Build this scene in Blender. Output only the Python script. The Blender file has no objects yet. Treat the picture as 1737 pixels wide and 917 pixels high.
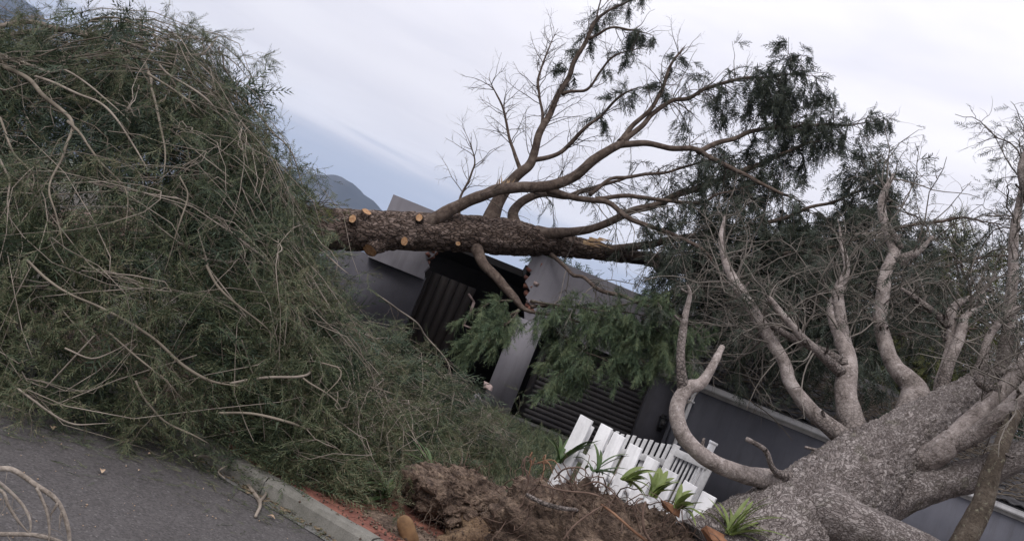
import bpy, math
import numpy as np
from mathutils import Vector, Matrix

# ------------------------------------------------------------------ camera
FPX = 1445.0                      # focal length in photograph pixels (1737 wide)
CX, CY = 868.5, 458.5
PITCH = math.atan2(105.0, FPX)
ROLL = math.radians(22.0)
CAM = np.array([0.0, 0.0, 1.6])
S = bpy.context.scene
COL = S.collection
_f = np.array([0, math.cos(PITCH), math.sin(PITCH)])
_u0 = np.array([0, -math.sin(PITCH), math.cos(PITCH)])
_r0 = np.array([1.0, 0, 0])
_r = math.cos(ROLL) * _r0 + math.sin(ROLL) * _u0
_u = -math.sin(ROLL) * _r0 + math.cos(ROLL) * _u0
cam_data = bpy.data.cameras.new('camera')
cam = bpy.data.objects.new('camera', cam_data)
COL.objects.link(cam)
m = Matrix.Identity(4)
for i in range(3):
    m[i][0], m[i][1], m[i][2], m[i][3] = _r[i], _u[i], -_f[i], CAM[i]
cam.matrix_world = m
cam_data.sensor_fit = 'HORIZONTAL'
cam_data.sensor_width = 36.0
cam_data.lens = 36.0 * FPX / 1737.0
cam_data.clip_start = 0.05
cam_data.clip_end = 20000
S.camera = cam

# ------------------------------------------------------------------ sky and sun
SUN_EL, SUN_AZ = math.radians(52), math.radians(205)      # azimuth clockwise from +Y: behind the camera, to the left
world = bpy.data.worlds.new('World')
S.world = world
world.use_nodes = True
wt = world.node_tree
wt.nodes.clear()


def N(t, typ, **kw):
    n = t.nodes.new(typ)
    for k, v in kw.items():
        if k == 'inp':
            for kk, vv in v.items():
                n.inputs[kk].default_value = vv
        else:
            setattr(n, k, v)
    return n


def ramp(t, stops, fac=None, interp='LINEAR'):
    n = t.nodes.new('ShaderNodeValToRGB')
    cr = n.color_ramp
    cr.interpolation = interp
    while len(cr.elements) > 1:
        cr.elements.remove(cr.elements[-1])
    for i, (p, c) in enumerate(stops):
        e = cr.elements[0] if i == 0 else cr.elements.new(p)
        e.position = p
        e.color = (c[0], c[1], c[2], 1) if not isinstance(c, (int, float)) else (c, c, c, 1)
    if fac is not None:
        t.links.new(fac, n.inputs[0])
    return n.outputs[0]


def mixc(t, fac, a, b, mode='MIX'):
    n = t.nodes.new('ShaderNodeMix')
    n.data_type = 'RGBA'
    n.blend_type = mode
    for s, v in ((n.inputs[0], fac), (n.inputs[6], a), (n.inputs[7], b)):
        if isinstance(v, bpy.types.NodeSocket):
            t.links.new(v, s)
        elif isinstance(v, (int, float)):
            s.default_value = v if s.type == 'VALUE' else (v, v, v, 1)
        else:
            s.default_value = (v[0], v[1], v[2], 1)
    return n.outputs[2]


def math_n(t, op, a, b=0.0, clamp=False):
    n = t.nodes.new('ShaderNodeMath')
    n.operation = op
    n.use_clamp = clamp
    for s, v in ((n.inputs[0], a), (n.inputs[1], b)):
        if isinstance(v, bpy.types.NodeSocket):
            t.links.new(v, s)
        else:
            s.default_value = v
    return n.outputs[0]


sky = N(wt, 'ShaderNodeTexSky', sky_type='NISHITA', sun_disc=False, sun_elevation=SUN_EL, sun_rotation=SUN_AZ,
        air_density=1.0, dust_density=2.0, ozone_density=1.5)
skyc = mixc(wt, 1.0, sky.outputs[0], (0.088, 0.086, 0.086), 'MULTIPLY')
tc = N(wt, 'ShaderNodeTexCoord')
sep = N(wt, 'ShaderNodeSeparateXYZ')
wt.links.new(tc.outputs['Generated'], sep.inputs[0])
# cloud deck: soft mottled grey, stretched along the horizon
mp = N(wt, 'ShaderNodeMapping')
mp.inputs['Scale'].default_value = (1.3, 1.3, 7.0)
mp.inputs['Rotation'].default_value = (0, math.radians(3), math.radians(20))
wt.links.new(tc.outputs['Generated'], mp.inputs[0])
n1 = N(wt, 'ShaderNodeTexNoise', inp={'Scale': 1.6, 'Detail': 5.0, 'Roughness': 0.5, 'Distortion': 0.4})
wt.links.new(mp.outputs[0], n1.inputs[0])
cloud = ramp(wt, [(0.30, (0.545, 0.535, 0.58)), (0.5, (0.63, 0.612, 0.645)), (0.72, (0.70, 0.683, 0.705))], n1.outputs[0])
# the deck brightens towards the zenith as an overcast sky does
zen = math_n(wt, 'MULTIPLY_ADD', sep.outputs[2], 1.0)
zen.node.inputs[2].default_value = 0.92
cloud = mixc(wt, 1.0, cloud, zen, 'MULTIPLY')
# low break in the deck just above the hills, with a bright rim
n2 = N(wt, 'ShaderNodeTexNoise', inp={'Scale': 2.2, 'Detail': 6.0, 'Roughness': 0.55, 'Distortion': 0.6})
mp2 = N(wt, 'ShaderNodeMapping')
mp2.inputs['Scale'].default_value = (1.6, 1.6, 16.0)
wt.links.new(tc.outputs['Generated'], mp2.inputs[0])
wt.links.new(mp2.outputs[0], n2.inputs[0])
elev = math_n(wt, 'ADD', sep.outputs[2], math_n(wt, 'MULTIPLY', math_n(wt, 'SUBTRACT', n2.outputs[0], 0.5), 0.11))
gap = ramp(wt, [(0.0, 0.25), (0.06, 0.4), (0.10, 0.58), (0.125, 0.42), (0.15, 0.1), (0.19, 0.0)], elev)
rim = ramp(wt, [(0.10, 0.0), (0.135, 0.15), (0.16, 0.62), (0.20, 0.12), (0.27, 0.0)], elev)
gapcol = mixc(wt, 0.5, skyc, (0.36, 0.42, 0.56))
c1 = mixc(wt, rim, cloud, (0.88, 0.855, 0.87))
c2 = mixc(wt, gap, c1, gapcol)
bg = N(wt, 'ShaderNodeBackground')
bg.inputs[1].default_value = 1.0
wt.links.new(c2, bg.inputs[0])
wo = N(wt, 'ShaderNodeOutputWorld')
wt.links.new(bg.outputs[0], wo.inputs[0])

sun_data = bpy.data.lights.new('sun', 'SUN')
sun_data.energy = 1.5
sun_data.angle = math.radians(25)
sun_data.color = (1.0, 0.97, 0.94)
sun = bpy.data.objects.new('sun', sun_data)
COL.objects.link(sun)
sd = Vector((math.sin(SUN_AZ) * math.cos(SUN_EL), math.cos(SUN_AZ) * math.cos(SUN_EL), math.sin(SUN_EL)))
sun.rotation_euler = sd.to_track_quat('Z', 'Y').to_euler()
sun.location = (-4, -6, 12)

vs = S.view_settings
S.display_settings.display_device = 'sRGB'
vs.view_transform = 'Standard'
vs.look = 'None'
vs.exposure = 0.42
vs.gamma = 1.0
vs.use_curve_mapping = False
S.cycles.use_denoising = True
S.cycles.max_bounces = 6
S.cycles.diffuse_bounces = 3
S.cycles.glossy_bounces = 2
S.cycles.volume_bounces = 0
S.cycles.use_adaptive_sampling = True


# ------------------------------------------------------------------ helpers
def P(px, py, Y):
    """world point seen at photograph pixel (px, py), Y metres ahead"""
    d = _f * FPX + _r * (px - CX) - _u * (py - CY)
    return CAM + d * (Y / d[1])


def G(px, py, z=0.0):
    d = _f * FPX + _r * (px - CX) - _u * (py - CY)
    return CAM + d * ((z - CAM[2]) / d[2])


def proj(V):
    d = np.asarray(V) - CAM
    w = d @ _f
    return CX + FPX * (d @ _r) / w, CY - FPX * (d @ _u) / w


def pl(pts, y0=None, y1=None):
    """polyline from (px,py,Y) or (px,py) with Y running y0..y1"""
    n = len(pts)
    return np.array([P(p[0], p[1], p[2] if len(p) > 2 else y0 + (y1 - y0) * i / (n - 1)) for i, p in enumerate(pts)])


RNG = np.random.default_rng(11)
ORG = {}


def hash3(ix, iy, iz, seed=0):
    h = (ix * 374761393 + iy * 668265263 + iz * 1274126177 + seed * 974634777) & 0xFFFFFFFF
    h = ((h ^ (h >> 13)) * 1274126177) & 0xFFFFFFFF
    h = ((h ^ (h >> 16)) * 2246822519) & 0xFFFFFFFF
    return ((h ^ (h >> 15)) & 0xFFFFFF) / float(0xFFFFFF)


def vnoise(p, seed=0):
    p = np.asarray(p, float)
    i = np.floor(p).astype(np.int64)
    f = p - i
    f = f * f * (3 - 2 * f)
    r = 0
    for a in (0, 1):
        for b in (0, 1):
            for c in (0, 1):
                w = (f[..., 0] if a else 1 - f[..., 0]) * (f[..., 1] if b else 1 - f[..., 1]) * (f[..., 2] if c else 1 - f[..., 2])
                r = r + w * hash3(i[..., 0] + a, i[..., 1] + b, i[..., 2] + c, seed)
    return r * 2 - 1


def fbm(p, octv=4, seed=0, gain=0.5):
    p = np.asarray(p, float)
    a, r, s = 1.0, 0, 0
    for o in range(octv):
        r = r + a * vnoise(p * (2.03 ** o) + 17.3 * o, seed + o)
        s += a
        a *= gain
    return r / s


def worley(p, seed=0):
    """distance to the nearest and second nearest feature point, and the id of the nearest"""
    p = np.asarray(p, float)
    i = np.floor(p).astype(np.int64)
    d1 = np.full(p.shape[:-1], 9.0)
    d2 = np.full(p.shape[:-1], 9.0)
    cid = np.zeros(p.shape[:-1])
    for a in (-1, 0, 1):
        for b in (-1, 0, 1):
            for c in (-1, 0, 1):
                jx, jy, jz = i[..., 0] + a, i[..., 1] + b, i[..., 2] + c
                d = np.sqrt((jx + hash3(jx, jy, jz, seed) - p[..., 0]) ** 2 + (jy + hash3(jx, jy, jz, seed + 1) - p[..., 1]) ** 2
                            + (jz + hash3(jx, jy, jz, seed + 2) - p[..., 2]) ** 2)
                nearer = d < d1
                d2 = np.where(nearer, d1, np.minimum(d2, d))
                cid = np.where(nearer, hash3(jx, jy, jz, seed + 3), cid)
                d1 = np.where(nearer, d, d1)
    return d1, d2, cid


def tag(o, label=None, cat=None, group=None, kind=None):
    if label: o['label'] = label
    if cat: o['category'] = cat
    if group: o['group'] = group
    if kind: o['kind'] = kind
    return o


def thing(name, loc, label, cat, group=None):
    o = bpy.data.objects.new(name, None)
    o.empty_display_size = 0.2
    COL.objects.link(o)
    o.location = tuple(loc)
    ORG[o.name] = np.array(loc, float)
    return tag(o, label, cat, group)


def link(name, me, parent=None, mat=None, org=None):
    o = bpy.data.objects.new(name, me)
    COL.objects.link(o)
    if mat is not None and len(me.materials) == 0:
        me.materials.append(mat)
    if parent is not None:
        o.parent = parent
    if org is not None:
        ORG[o.name] = np.array(org, float)
        o.location = tuple(np.array(org) - (ORG[parent.name] if parent is not None else 0))
    return o


def build(name, V, F, mat, parent=None, uv=None, smooth=False, org=None, kind=None, mats=None, midx=None):
    """one mesh object from world-space vertices; F is an (n,k) array, or a list of such arrays / of tuples"""
    V = np.asarray(V, float).reshape(-1, 3)
    if org is None:
        org = ORG[parent.name] if parent is not None else V.mean(0)
    me = bpy.data.meshes.new(name)
    if isinstance(F, np.ndarray):
        F = [F]
    if len(F) and not isinstance(F[0], np.ndarray):
        me.from_pydata([tuple(v) for v in (V - org)], [], [tuple(int(q) for q in f) for f in F])
    else:
        loops = np.concatenate([f.reshape(-1) for f in F]).astype(np.int32)
        sizes = np.concatenate([np.full(len(f), f.shape[1]) for f in F]).astype(np.int32)
        starts = np.concatenate([[0], np.cumsum(sizes)[:-1]]).astype(np.int32)
        me.vertices.add(len(V))
        me.vertices.foreach_set('co', (V - org).astype(np.float32).ravel())
        me.loops.add(len(loops))
        me.loops.foreach_set('vertex_index', loops)
        me.polygons.add(len(sizes))
        me.polygons.foreach_set('loop_start', starts)
        if uv is not None:
            lay = me.uv_layers.new(name='UVMap')
            lay.data.foreach_set('uv', np.asarray(uv, np.float32)[loops].ravel())
    me.update(calc_edges=True)
    me.validate()
    if smooth:
        me.polygons.foreach_set('use_smooth', np.ones(len(me.polygons), bool))
    if mats:
        for mm in mats: me.materials.append(mm)
        me.polygons.foreach_set('material_index', np.asarray(midx, np.int32))
    o = link(name, me, parent, mat, org)
    if kind: o['kind'] = kind
    return o


def frames(Pts):
    """parallel-transport frames of a polyline"""
    T = np.gradient(Pts, axis=0)
    T /= np.linalg.norm(T, axis=1)[:, None] + 1e-12
    a = np.array([0, 0, 1.0]) if abs(T[0, 2]) < 0.9 else np.array([1.0, 0, 0])
    A = np.zeros_like(Pts)
    for i in range(len(Pts)):
        a = a - T[i] * (a @ T[i])
        a /= np.linalg.norm(a)
        A[i] = a
    return T, A, np.cross(T, A)


def resample(pts, n, r=None):
    """Catmull-Rom through pts, n points evenly spaced by chord"""
    pts = np.asarray(pts, float)
    q = np.vstack([2 * pts[0] - pts[1], pts, 2 * pts[-1] - pts[-2]])
    k = len(pts)
    L = np.concatenate([[0], np.cumsum(np.linalg.norm(np.diff(pts, axis=0), axis=1))])
    s = np.interp(np.linspace(0, L[-1], n), L, np.arange(k))
    i = np.minimum(s.astype(int), k - 2)
    t = (s - i)[:, None]
    p0, p1, p2, p3 = q[i], q[i + 1], q[i + 2], q[i + 3]
    out = 0.5 * ((2 * p1) + (-p0 + p2) * t + (2 * p0 - 5 * p1 + 4 * p2 - p3) * t * t + (-p0 + 3 * p1 - 3 * p2 + p3) * t ** 3)
    if r is None:
        return out
    return out, np.interp(s, np.arange(k), r)


def tube(pts, rad, sides=10, bump=0.0, bscale=6.0, seed=0, plates=0.0, pscale=14.0, stretch=1.0, cap=True):
    """closed tapered tube along pts with a displaced skin; returns V, F(list), UV"""
    T, A, B = frames(pts)
    n = len(pts)
    ang = np.linspace(0, 2 * math.pi, sides + 1)
    L = np.concatenate([[0], np.cumsum(np.linalg.norm(np.diff(pts, axis=0), axis=1))])
    ca, sa = np.cos(ang), np.sin(ang)
    rr = np.repeat(rad[:, None], sides + 1, 1)
    nrm = A[:, None, :] * ca[None, :, None] + B[:, None, :] * sa[None, :, None]
    rm = float(np.mean(rad))
    if bump:
        q = np.stack([np.broadcast_to(ca, (n, sides + 1)) * rm, np.broadcast_to(sa, (n, sides + 1)) * rm,
                      np.repeat(L[:, None], sides + 1, 1) * 0.6], -1) * bscale
        rr = rr * (1 + bump * fbm(q, 3, seed))
    if plates:
        q = np.stack([ca[None, :] * rr, sa[None, :] * rr, np.repeat(L[:, None], sides + 1, 1) / stretch], -1)
        q = (q + 0.3 / pscale * np.stack([vnoise(q * pscale * 0.7, seed + 5), vnoise(q * pscale * 0.7, seed + 6), vnoise(q * pscale * .7, seed + 7)], -1)) * pscale
        d1, d2, cid = worley(q, seed)
        edge = np.clip((d2 - d1) / 0.22, 0, 1)
        rr = rr + plates * (edge ** 0.6 * (0.5 + 0.8 * cid) - 0.6) + plates * 0.35 * fbm(q * 1.7, 3, seed + 9)
    V = pts[:, None, :] + nrm * rr[..., None]
    UV = np.stack([np.broadcast_to(ang / (2 * math.pi) * 2 * math.pi * rm, (n, sides + 1)), np.repeat(L[:, None], sides + 1, 1)], -1)
    w = sides + 1
    i, j = np.meshgrid(np.arange(n - 1), np.arange(sides), indexing='ij')
    a = (i * w + j).ravel()
    Fq = np.stack([a, a + 1, a + w + 1, a + w], 1)
    V = V.reshape(-1, 3)
    UV = UV.reshape(-1, 2)
    F = [Fq]
    if cap:
        c0, c1 = len(V), len(V) + 1
        V = np.vstack([V, pts[0], pts[-1]])
        UV = np.vstack([UV, [0, 0], [0, L[-1]]])
        k = np.arange(sides)
        F.append(np.vstack([np.stack([np.full(sides, c0), k + 1, k], 1), np.stack([np.full(sides, c1), (n - 1) * w + k, (n - 1) * w + k + 1], 1)]))
    return V, F, UV


def batch_tubes(PP, RR, sides=3):
    """many thin tubes at once: PP (N,K,3), RR (N,K)"""
    Nn, K, _ = PP.shape
    T = np.gradient(PP, axis=1)
    T /= np.linalg.norm(T, axis=2, keepdims=True) + 1e-9
    ref = np.array([0.31, 0.83, 0.46])
    A = np.cross(T, ref)
    A /= np.linalg.norm(A, axis=2, keepdims=True) + 1e-9
    B = np.cross(T, A)
    ang = np.arange(sides) * 2 * math.pi / sides
    V = PP[:, :, None, :] + RR[:, :, None, None] * (A[:, :, None, :] * np.cos(ang)[None, None, :, None] + B[:, :, None, :] * np.sin(ang)[None, None, :, None])
    n, k, s = np.meshgrid(np.arange(Nn), np.arange(K - 1), np.arange(sides), indexing='ij')
    b = n * K * sides + k * sides
    s2 = (s + 1) % sides
    F = np.stack([b + s, b + s2, b + sides + s2, b + sides + s], -1).reshape(-1, 4)
    L = np.concatenate([np.zeros((Nn, 1)), np.cumsum(np.linalg.norm(np.diff(PP, axis=1), axis=2), 1)], 1)
    UV = np.stack([np.broadcast_to(ang[None, None, :] * 0.02, (Nn, K, sides)), np.broadcast_to(L[:, :, None], (Nn, K, sides))], -1)
    return V.reshape(-1, 3), F, UV.reshape(-1, 2)


def join(parts):
    """stack several (V, F quads, UV)"""
    Vs, Fs, Us, o = [], [], [], 0
    for V, F, U in parts:
        Vs.append(V); Fs.append(F + o); Us.append(U)
        o += len(V)
    return np.vstack(Vs), np.vstack(Fs), np.vstack(Us)


def unit(v):
    return v / (np.linalg.norm(v, axis=-1, keepdims=True) + 1e-9)


def grow(rng, PP, RR, n, t0=0.2, t1=1.0, L=(0.3, 0.8), K=7, spread=(30, 70), droop=0.5, jit=0.25, rad=0.004, lift=None, taper=0.5, tip=0.3):
    """n side shoots on the parent polylines PP (N,K,3): leave at an angle, wander and droop"""
    Np, Kp, _ = PP.shape
    Lp = np.linalg.norm(np.diff(PP, axis=1), axis=2).sum(1)
    idx = rng.choice(Np, n, p=Lp / Lp.sum())
    t = rng.uniform(t0, t1, n)
    s = t * (Kp - 1)
    i = np.minimum(s.astype(int), Kp - 2)
    f = (s - i)[:, None]
    pos = PP[idx, i] * (1 - f) + PP[idx, i + 1] * f
    tan = unit(PP[idx, i + 1] - PP[idx, i])
    rp = RR[idx, i] * (1 - f[:, 0]) + RR[idx, i + 1] * f[:, 0]
    per = rng.normal(size=(n, 3))
    if lift is not None:
        per += np.array(lift)
    per = unit(per - tan * (per * tan).sum(1, keepdims=True))
    sp = np.radians(rng.uniform(spread[0], spread[1], n))[:, None]
    d = unit(tan * np.cos(sp) + per * np.sin(sp))
    ln = rng.uniform(L[0], L[1], n) * (1 - taper * t)
    out = np.zeros((n, K, 3))
    out[:, 0] = pos
    st = (ln / (K - 1))[:, None]
    for k in range(1, K):
        d = unit(d + np.array([0, 0, -1.0]) * droop / (K - 1) * 2 + rng.normal(size=(n, 3)) * jit * 0.6)
        out[:, k] = out[:, k - 1] + d * st
    r0 = np.minimum(rad * (0.6 + 0.4 * ln / L[1]), rp * 0.8)
    R = r0[:, None] * np.linspace(1, tip, K)[None]
    return out, R


def spray_template(seed, n=12, length=0.2, leaf=0.07, w=0.007, droop=0.04, ang=38):
    """one small feathery shoot: a thin stem with narrow leaflets on both sides"""
    r = np.random.default_rng(seed)
    V, F = [], []
    for k in range(n):
        t = (k + 0.5) / n
        base = np.array([length * t, 0, -droop * t * t])
        side = 1 if k % 2 else -1
        a = math.radians(ang + r.uniform(-12, 12))
        tw = r.uniform(-0.7, 0.7)
        d = np.array([math.cos(a), side * math.sin(a) * math.cos(tw), math.sin(a) * math.sin(tw) - 0.15])
        l = leaf * (1 - 0.55 * t) * r.uniform(0.75, 1.2)
        q = np.cross(d, [0, 0, 1.0]); q /= np.linalg.norm(q)
        q = q * math.cos(r.uniform(-1, 1)) + np.array([0, 0, 1.0]) * r.uniform(-0.6, 0.6)
        o = len(V)
        V += [base + d * l * .12 - q * w * .55, base + d * l * .12 + q * w * .55, base + d * l + np.array([0, 0, -0.12 * l])]
        F.append((o, o + 1, o + 2))
    o = len(V)
    V += [(0, -w * .35, 0), (0, w * .35, 0), (length * 1.15, 0, -droop * 1.1)]
    F.append((o, o + 1, o + 2))
    return np.array(V, float), np.array(F)


def sprays(rng, org, dirs, scale, templates):
    """place shoot templates at org along dirs with random roll; returns V, F quads"""
    Vs, Fs, o = [], [], 0
    which = rng.integers(0, len(templates), len(org))
    dirs = unit(dirs)
    for k, (tv, tf) in enumerate(templates):
        mk = which == k
        n = int(mk.sum())
        if not n: continue
        d = dirs[mk]
        x = rng.normal(size=(n, 3))
        y = unit(x - d * (x * d).sum(1, keepdims=True))
        z = np.cross(d, y)
        s = scale[mk][:, None, None]
        V = org[mk][:, None, :] + s * (tv[None, :, 0:1] * d[:, None, :] + tv[None, :, 1:2] * y[:, None, :] + tv[None, :, 2:3] * z[:, None, :])
        F = tf[None] + (np.arange(n) * len(tv))[:, None, None]
        Vs.append(V.reshape(-1, 3)); Fs.append(F.reshape(-1, tf.shape[1]) + o)
        o += n * len(tv)
    return np.vstack(Vs), np.vstack(Fs)


def along(rng, PP, n, t0=0.15, t1=1.0, spread=0.5, down=0.3):
    """positions and directions for shoots along polylines"""
    Np, K, _ = PP.shape
    idx = rng.integers(0, Np, n)
    s = rng.uniform(t0, t1, n) * (K - 1)
    i = np.minimum(s.astype(int), K - 2)
    f = (s - i)[:, None]
    pos = PP[idx, i] * (1 - f) + PP[idx, i + 1] * f
    d = unit(PP[idx, i + 1] - PP[idx, i]) + rng.normal(size=(n, 3)) * spread + np.array([0, 0, -down])
    return pos, unit(d)


def box_v(x0, x1, y0, y1, z0, z1):
    V = np.array([(x, y, z) for z in (z0, z1) for y in (y0, y1) for x in (x0, x1)], float)
    F = np.array([(0, 2, 3, 1), (4, 5, 7, 6), (0, 1, 5, 4), (2, 6, 7, 3), (0, 4, 6, 2), (1, 3, 7, 5)])
    return V, F


def box(name, x0, x1, y0, y1, z0, z1, mat, parent=None, org=None, bevel=0.0):
    V, F = box_v(x0, x1, y0, y1, z0, z1)
    o = build(name, V, F, mat, parent, org=org)
    if bevel:
        b = o.modifiers.new('bevel', 'BEVEL'); b.width = bevel; b.segments = 2; b.limit_method = 'ANGLE'
    return o


def beam(name, a, b, w, h, mat, parent=None, upv=(0, 0, 1), bevel=0.0):
    """rectangular bar from a to b, w wide, h along upv"""
    a, b = np.array(a, float), np.array(b, float)
    t = unit(b - a)
    s = unit(np.cross(t, np.array(upv, float)))
    u = np.cross(s, t)
    V = np.array([p + s * w / 2 * i + u * h / 2 * j for p in (a, b) for j in (-1, 1) for i in (-1, 1)])
    F = np.array([(0, 1, 3, 2), (4, 6, 7, 5), (0, 4, 5, 1), (2, 3, 7, 6), (0, 2, 6, 4), (1, 5, 7, 3)])
    o = build(name, V, F, mat, parent)
    if bevel:
        md = o.modifiers.new('bevel', 'BEVEL'); md.width = bevel; md.segments = 2
    return o


# ------------------------------------------------------------------ materials
def material(name):
    mt = bpy.data.materials.new(name)
    mt.use_nodes = True
    t = mt.node_tree
    b = t.nodes['Principled BSDF']
    b.inputs['Specular IOR Level'].default_value = 0.3
    return mt, t, b


def coords(t, kind='Object', scale=(1, 1, 1)):
    c = N(t, 'ShaderNodeTexCoord')
    mpn = N(t, 'ShaderNodeMapping')
    mpn.inputs['Scale'].default_value = scale
    t.links.new(c.outputs[kind], mpn.inputs[0])
    return mpn.outputs[0]


def noise(t, co, scale, detail=4, rough=0.55, dist=0.0):
    n = N(t, 'ShaderNodeTexNoise', inp={'Scale': scale, 'Detail': detail, 'Roughness': rough, 'Distortion': dist})
    t.links.new(co, n.inputs[0])
    return n.outputs[0]


def bump(t, b, h, strength=0.4, dist=0.01):
    n = N(t, 'ShaderNodeBump', inp={'Strength': strength, 'Distance': dist})
    t.links.new(h, n.inputs['Height'])
    t.links.new(n.outputs[0], b.inputs['Normal'])


def mat_noise(name, stops, scale=6, detail=6, rough=0.85, bstr=0.3, bdist=0.01, kind='Object', sc=(1, 1, 1), fine=None, nr=0.6, dist=0.0):
    mt, t, b = material(name)
    co = coords(t, kind, sc)
    n = noise(t, co, scale, detail, nr, dist)
    c = ramp(t, stops, n)
    if fine:
        n2_ = noise(t, co, fine[0], 3, 0.6)
        c = mixc(t, 1.0, c, ramp(t, [(0.3, fine[1]), (0.7, fine[2])], n2_), 'MULTIPLY')
        h = math_n(t, 'ADD', n, math_n(t, 'MULTIPLY', n2_, 0.6))
    else:
        h = n
    t.links.new(c, b.inputs['Base Color'])
    b.inputs['Roughness'].default_value = rough
    if bstr: bump(t, b, h, bstr, bdist)
    return mt


def streaks(mt, amt=0.35):
    """rain streaks and grime on a painted wall"""
    t = mt.node_tree
    b = t.nodes['Principled BSDF']
    src = b.inputs['Base Color'].links[0].from_socket
    co = coords(t, 'Object', (1, 1, 0.12))
    n = noise(t, co, 6.0, 5, 0.65)
    n2 = noise(t, coords(t), 1.1, 5, 0.6)
    f = math_n(t, 'MULTIPLY', ramp(t, [(0.48, 0.0), (0.66, 1.0)], n), ramp(t, [(0.35, 0.2), (0.65, 1.0)], n2))
    c = mixc(t, math_n(t, 'MULTIPLY', f, amt), src, (0.035, 0.032, 0.03))
    t.links.new(c, b.inputs['Base Color'])


def mat_leaf(name, cols, trans=0.0, rough=0.6, cscale=1.3):
    """foliage: colour varies by clump (noise) and by leaflet (random per island)"""
    mt, t, b = material(name)
    co = coords(t)
    n = noise(t, co, cscale, 3, 0.6)
    g = N(t, 'ShaderNodeNewGeometry')
    f = math_n(t, 'ADD', math_n(t, 'MULTIPLY', n, 0.9), math_n(t, 'MULTIPLY', g.outputs['Random Per Island'], 0.45))
    f = math_n(t, 'SUBTRACT', f, 0.17)
    k = len(cols)
    c = ramp(t, [(0.22 + 0.56 * i / (k - 1), cols[i]) for i in range(k)], f)
    t.links.new(c, b.inputs['Base Color'])
    b.inputs['Roughness'].default_value = rough
    b.inputs['Specular IOR Level'].default_value = 0.25
    if trans:
        tr = N(t, 'ShaderNodeBsdfTranslucent')
        t.links.new(c, tr.inputs[0])
        ms = N(t, 'ShaderNodeMixShader', inp={0: trans})
        t.links.new(b.outputs[0], ms.inputs[1]); t.links.new(tr.outputs[0], ms.inputs[2])
        t.links.new(ms.outputs[0], t.nodes['Material Output'].inputs[0])
    return mt


def mat_bark(name, cols, vscale=18.0, sc=(1, 1, 1), bdist=0.02, bstr=0.7, lichen=None, crack=0.35, moss=None):
    """plated bark: cells with dark cracks, mottled, optional pale lichen flecks"""
    mt, t, b = material(name)
    co = coords(t, 'UV', sc)
    wob = N(t, 'ShaderNodeTexNoise', inp={'Scale': vscale * 0.6, 'Detail': 3.0})
    t.links.new(co, wob.inputs[0])
    cow = mixc(t, 0.06, co, wob.outputs['Color'], 'LINEAR_LIGHT')
    v = N(t, 'ShaderNodeTexVoronoi', feature='DISTANCE_TO_EDGE', inp={'Scale': vscale})
    t.links.new(cow, v.inputs[0])
    v2 = N(t, 'ShaderNodeTexVoronoi', feature='F1', inp={'Scale': vscale})
    t.links.new(cow, v2.inputs[0])
    edge = ramp(t, [(0.0, 0.0), (0.16, 1.0)], v.outputs['Distance'])
    sepc = N(t, 'ShaderNodeSeparateColor')
    t.links.new(v2.outputs['Color'], sepc.inputs[0])
    nz = noise(t, co, vscale * 0.35, 6, 0.65)
    nf = noise(t, co, vscale * 5, 4, 0.7)
    k = len(cols)
    mixf = math_n(t, 'ADD', math_n(t, 'MULTIPLY', nz, 0.75), math_n(t, 'ADD', math_n(t, 'MULTIPLY', sepc.outputs[0], 0.3), math_n(t, 'MULTIPLY', nf, 0.4)))
    big = noise(t, co, vscale * 0.09, 4, 0.6)
    mixf = math_n(t, 'ADD', mixf, math_n(t, 'MULTIPLY', math_n(t, 'SUBTRACT', big, 0.5), 0.7))
    mixf = math_n(t, 'SUBTRACT', mixf, 0.15)
    c = ramp(t, [(0.22 + 0.56 * i / (k - 1), cols[i]) for i in range(k)], mixf)
    if lichen:
        nl = noise(t, co, vscale * 1.9, 5, 0.7)
        c = mixc(t, ramp(t, [(0.60, 0.0), (0.74, 0.35)], nl), c, lichen)
    if moss:
        nm = noise(t, co, vscale * 0.16, 4, 0.6)
        c = mixc(t, ramp(t, [(0.56, 0.0), (0.72, 0.6)], nm), c, moss)
    c = mixc(t, edge, mixc(t, 1.0, c, (crack, crack * 0.95, crack * 0.92), 'MULTIPLY'), c)
    t.links.new(c, b.inputs['Base Color'])
    b.inputs['Roughness'].default_value = 0.9
    b.inputs['Specular IOR Level'].default_value = 0.15
    h = math_n(t, 'ADD', math_n(t, 'MULTIPLY', edge, 0.7), math_n(t, 'ADD', math_n(t, 'MULTIPLY', nf, 0.6), math_n(t, 'MULTIPLY', sepc.outputs[1], 0.3)))
    bump(t, b, h, bstr, bdist)
    return mt


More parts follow.
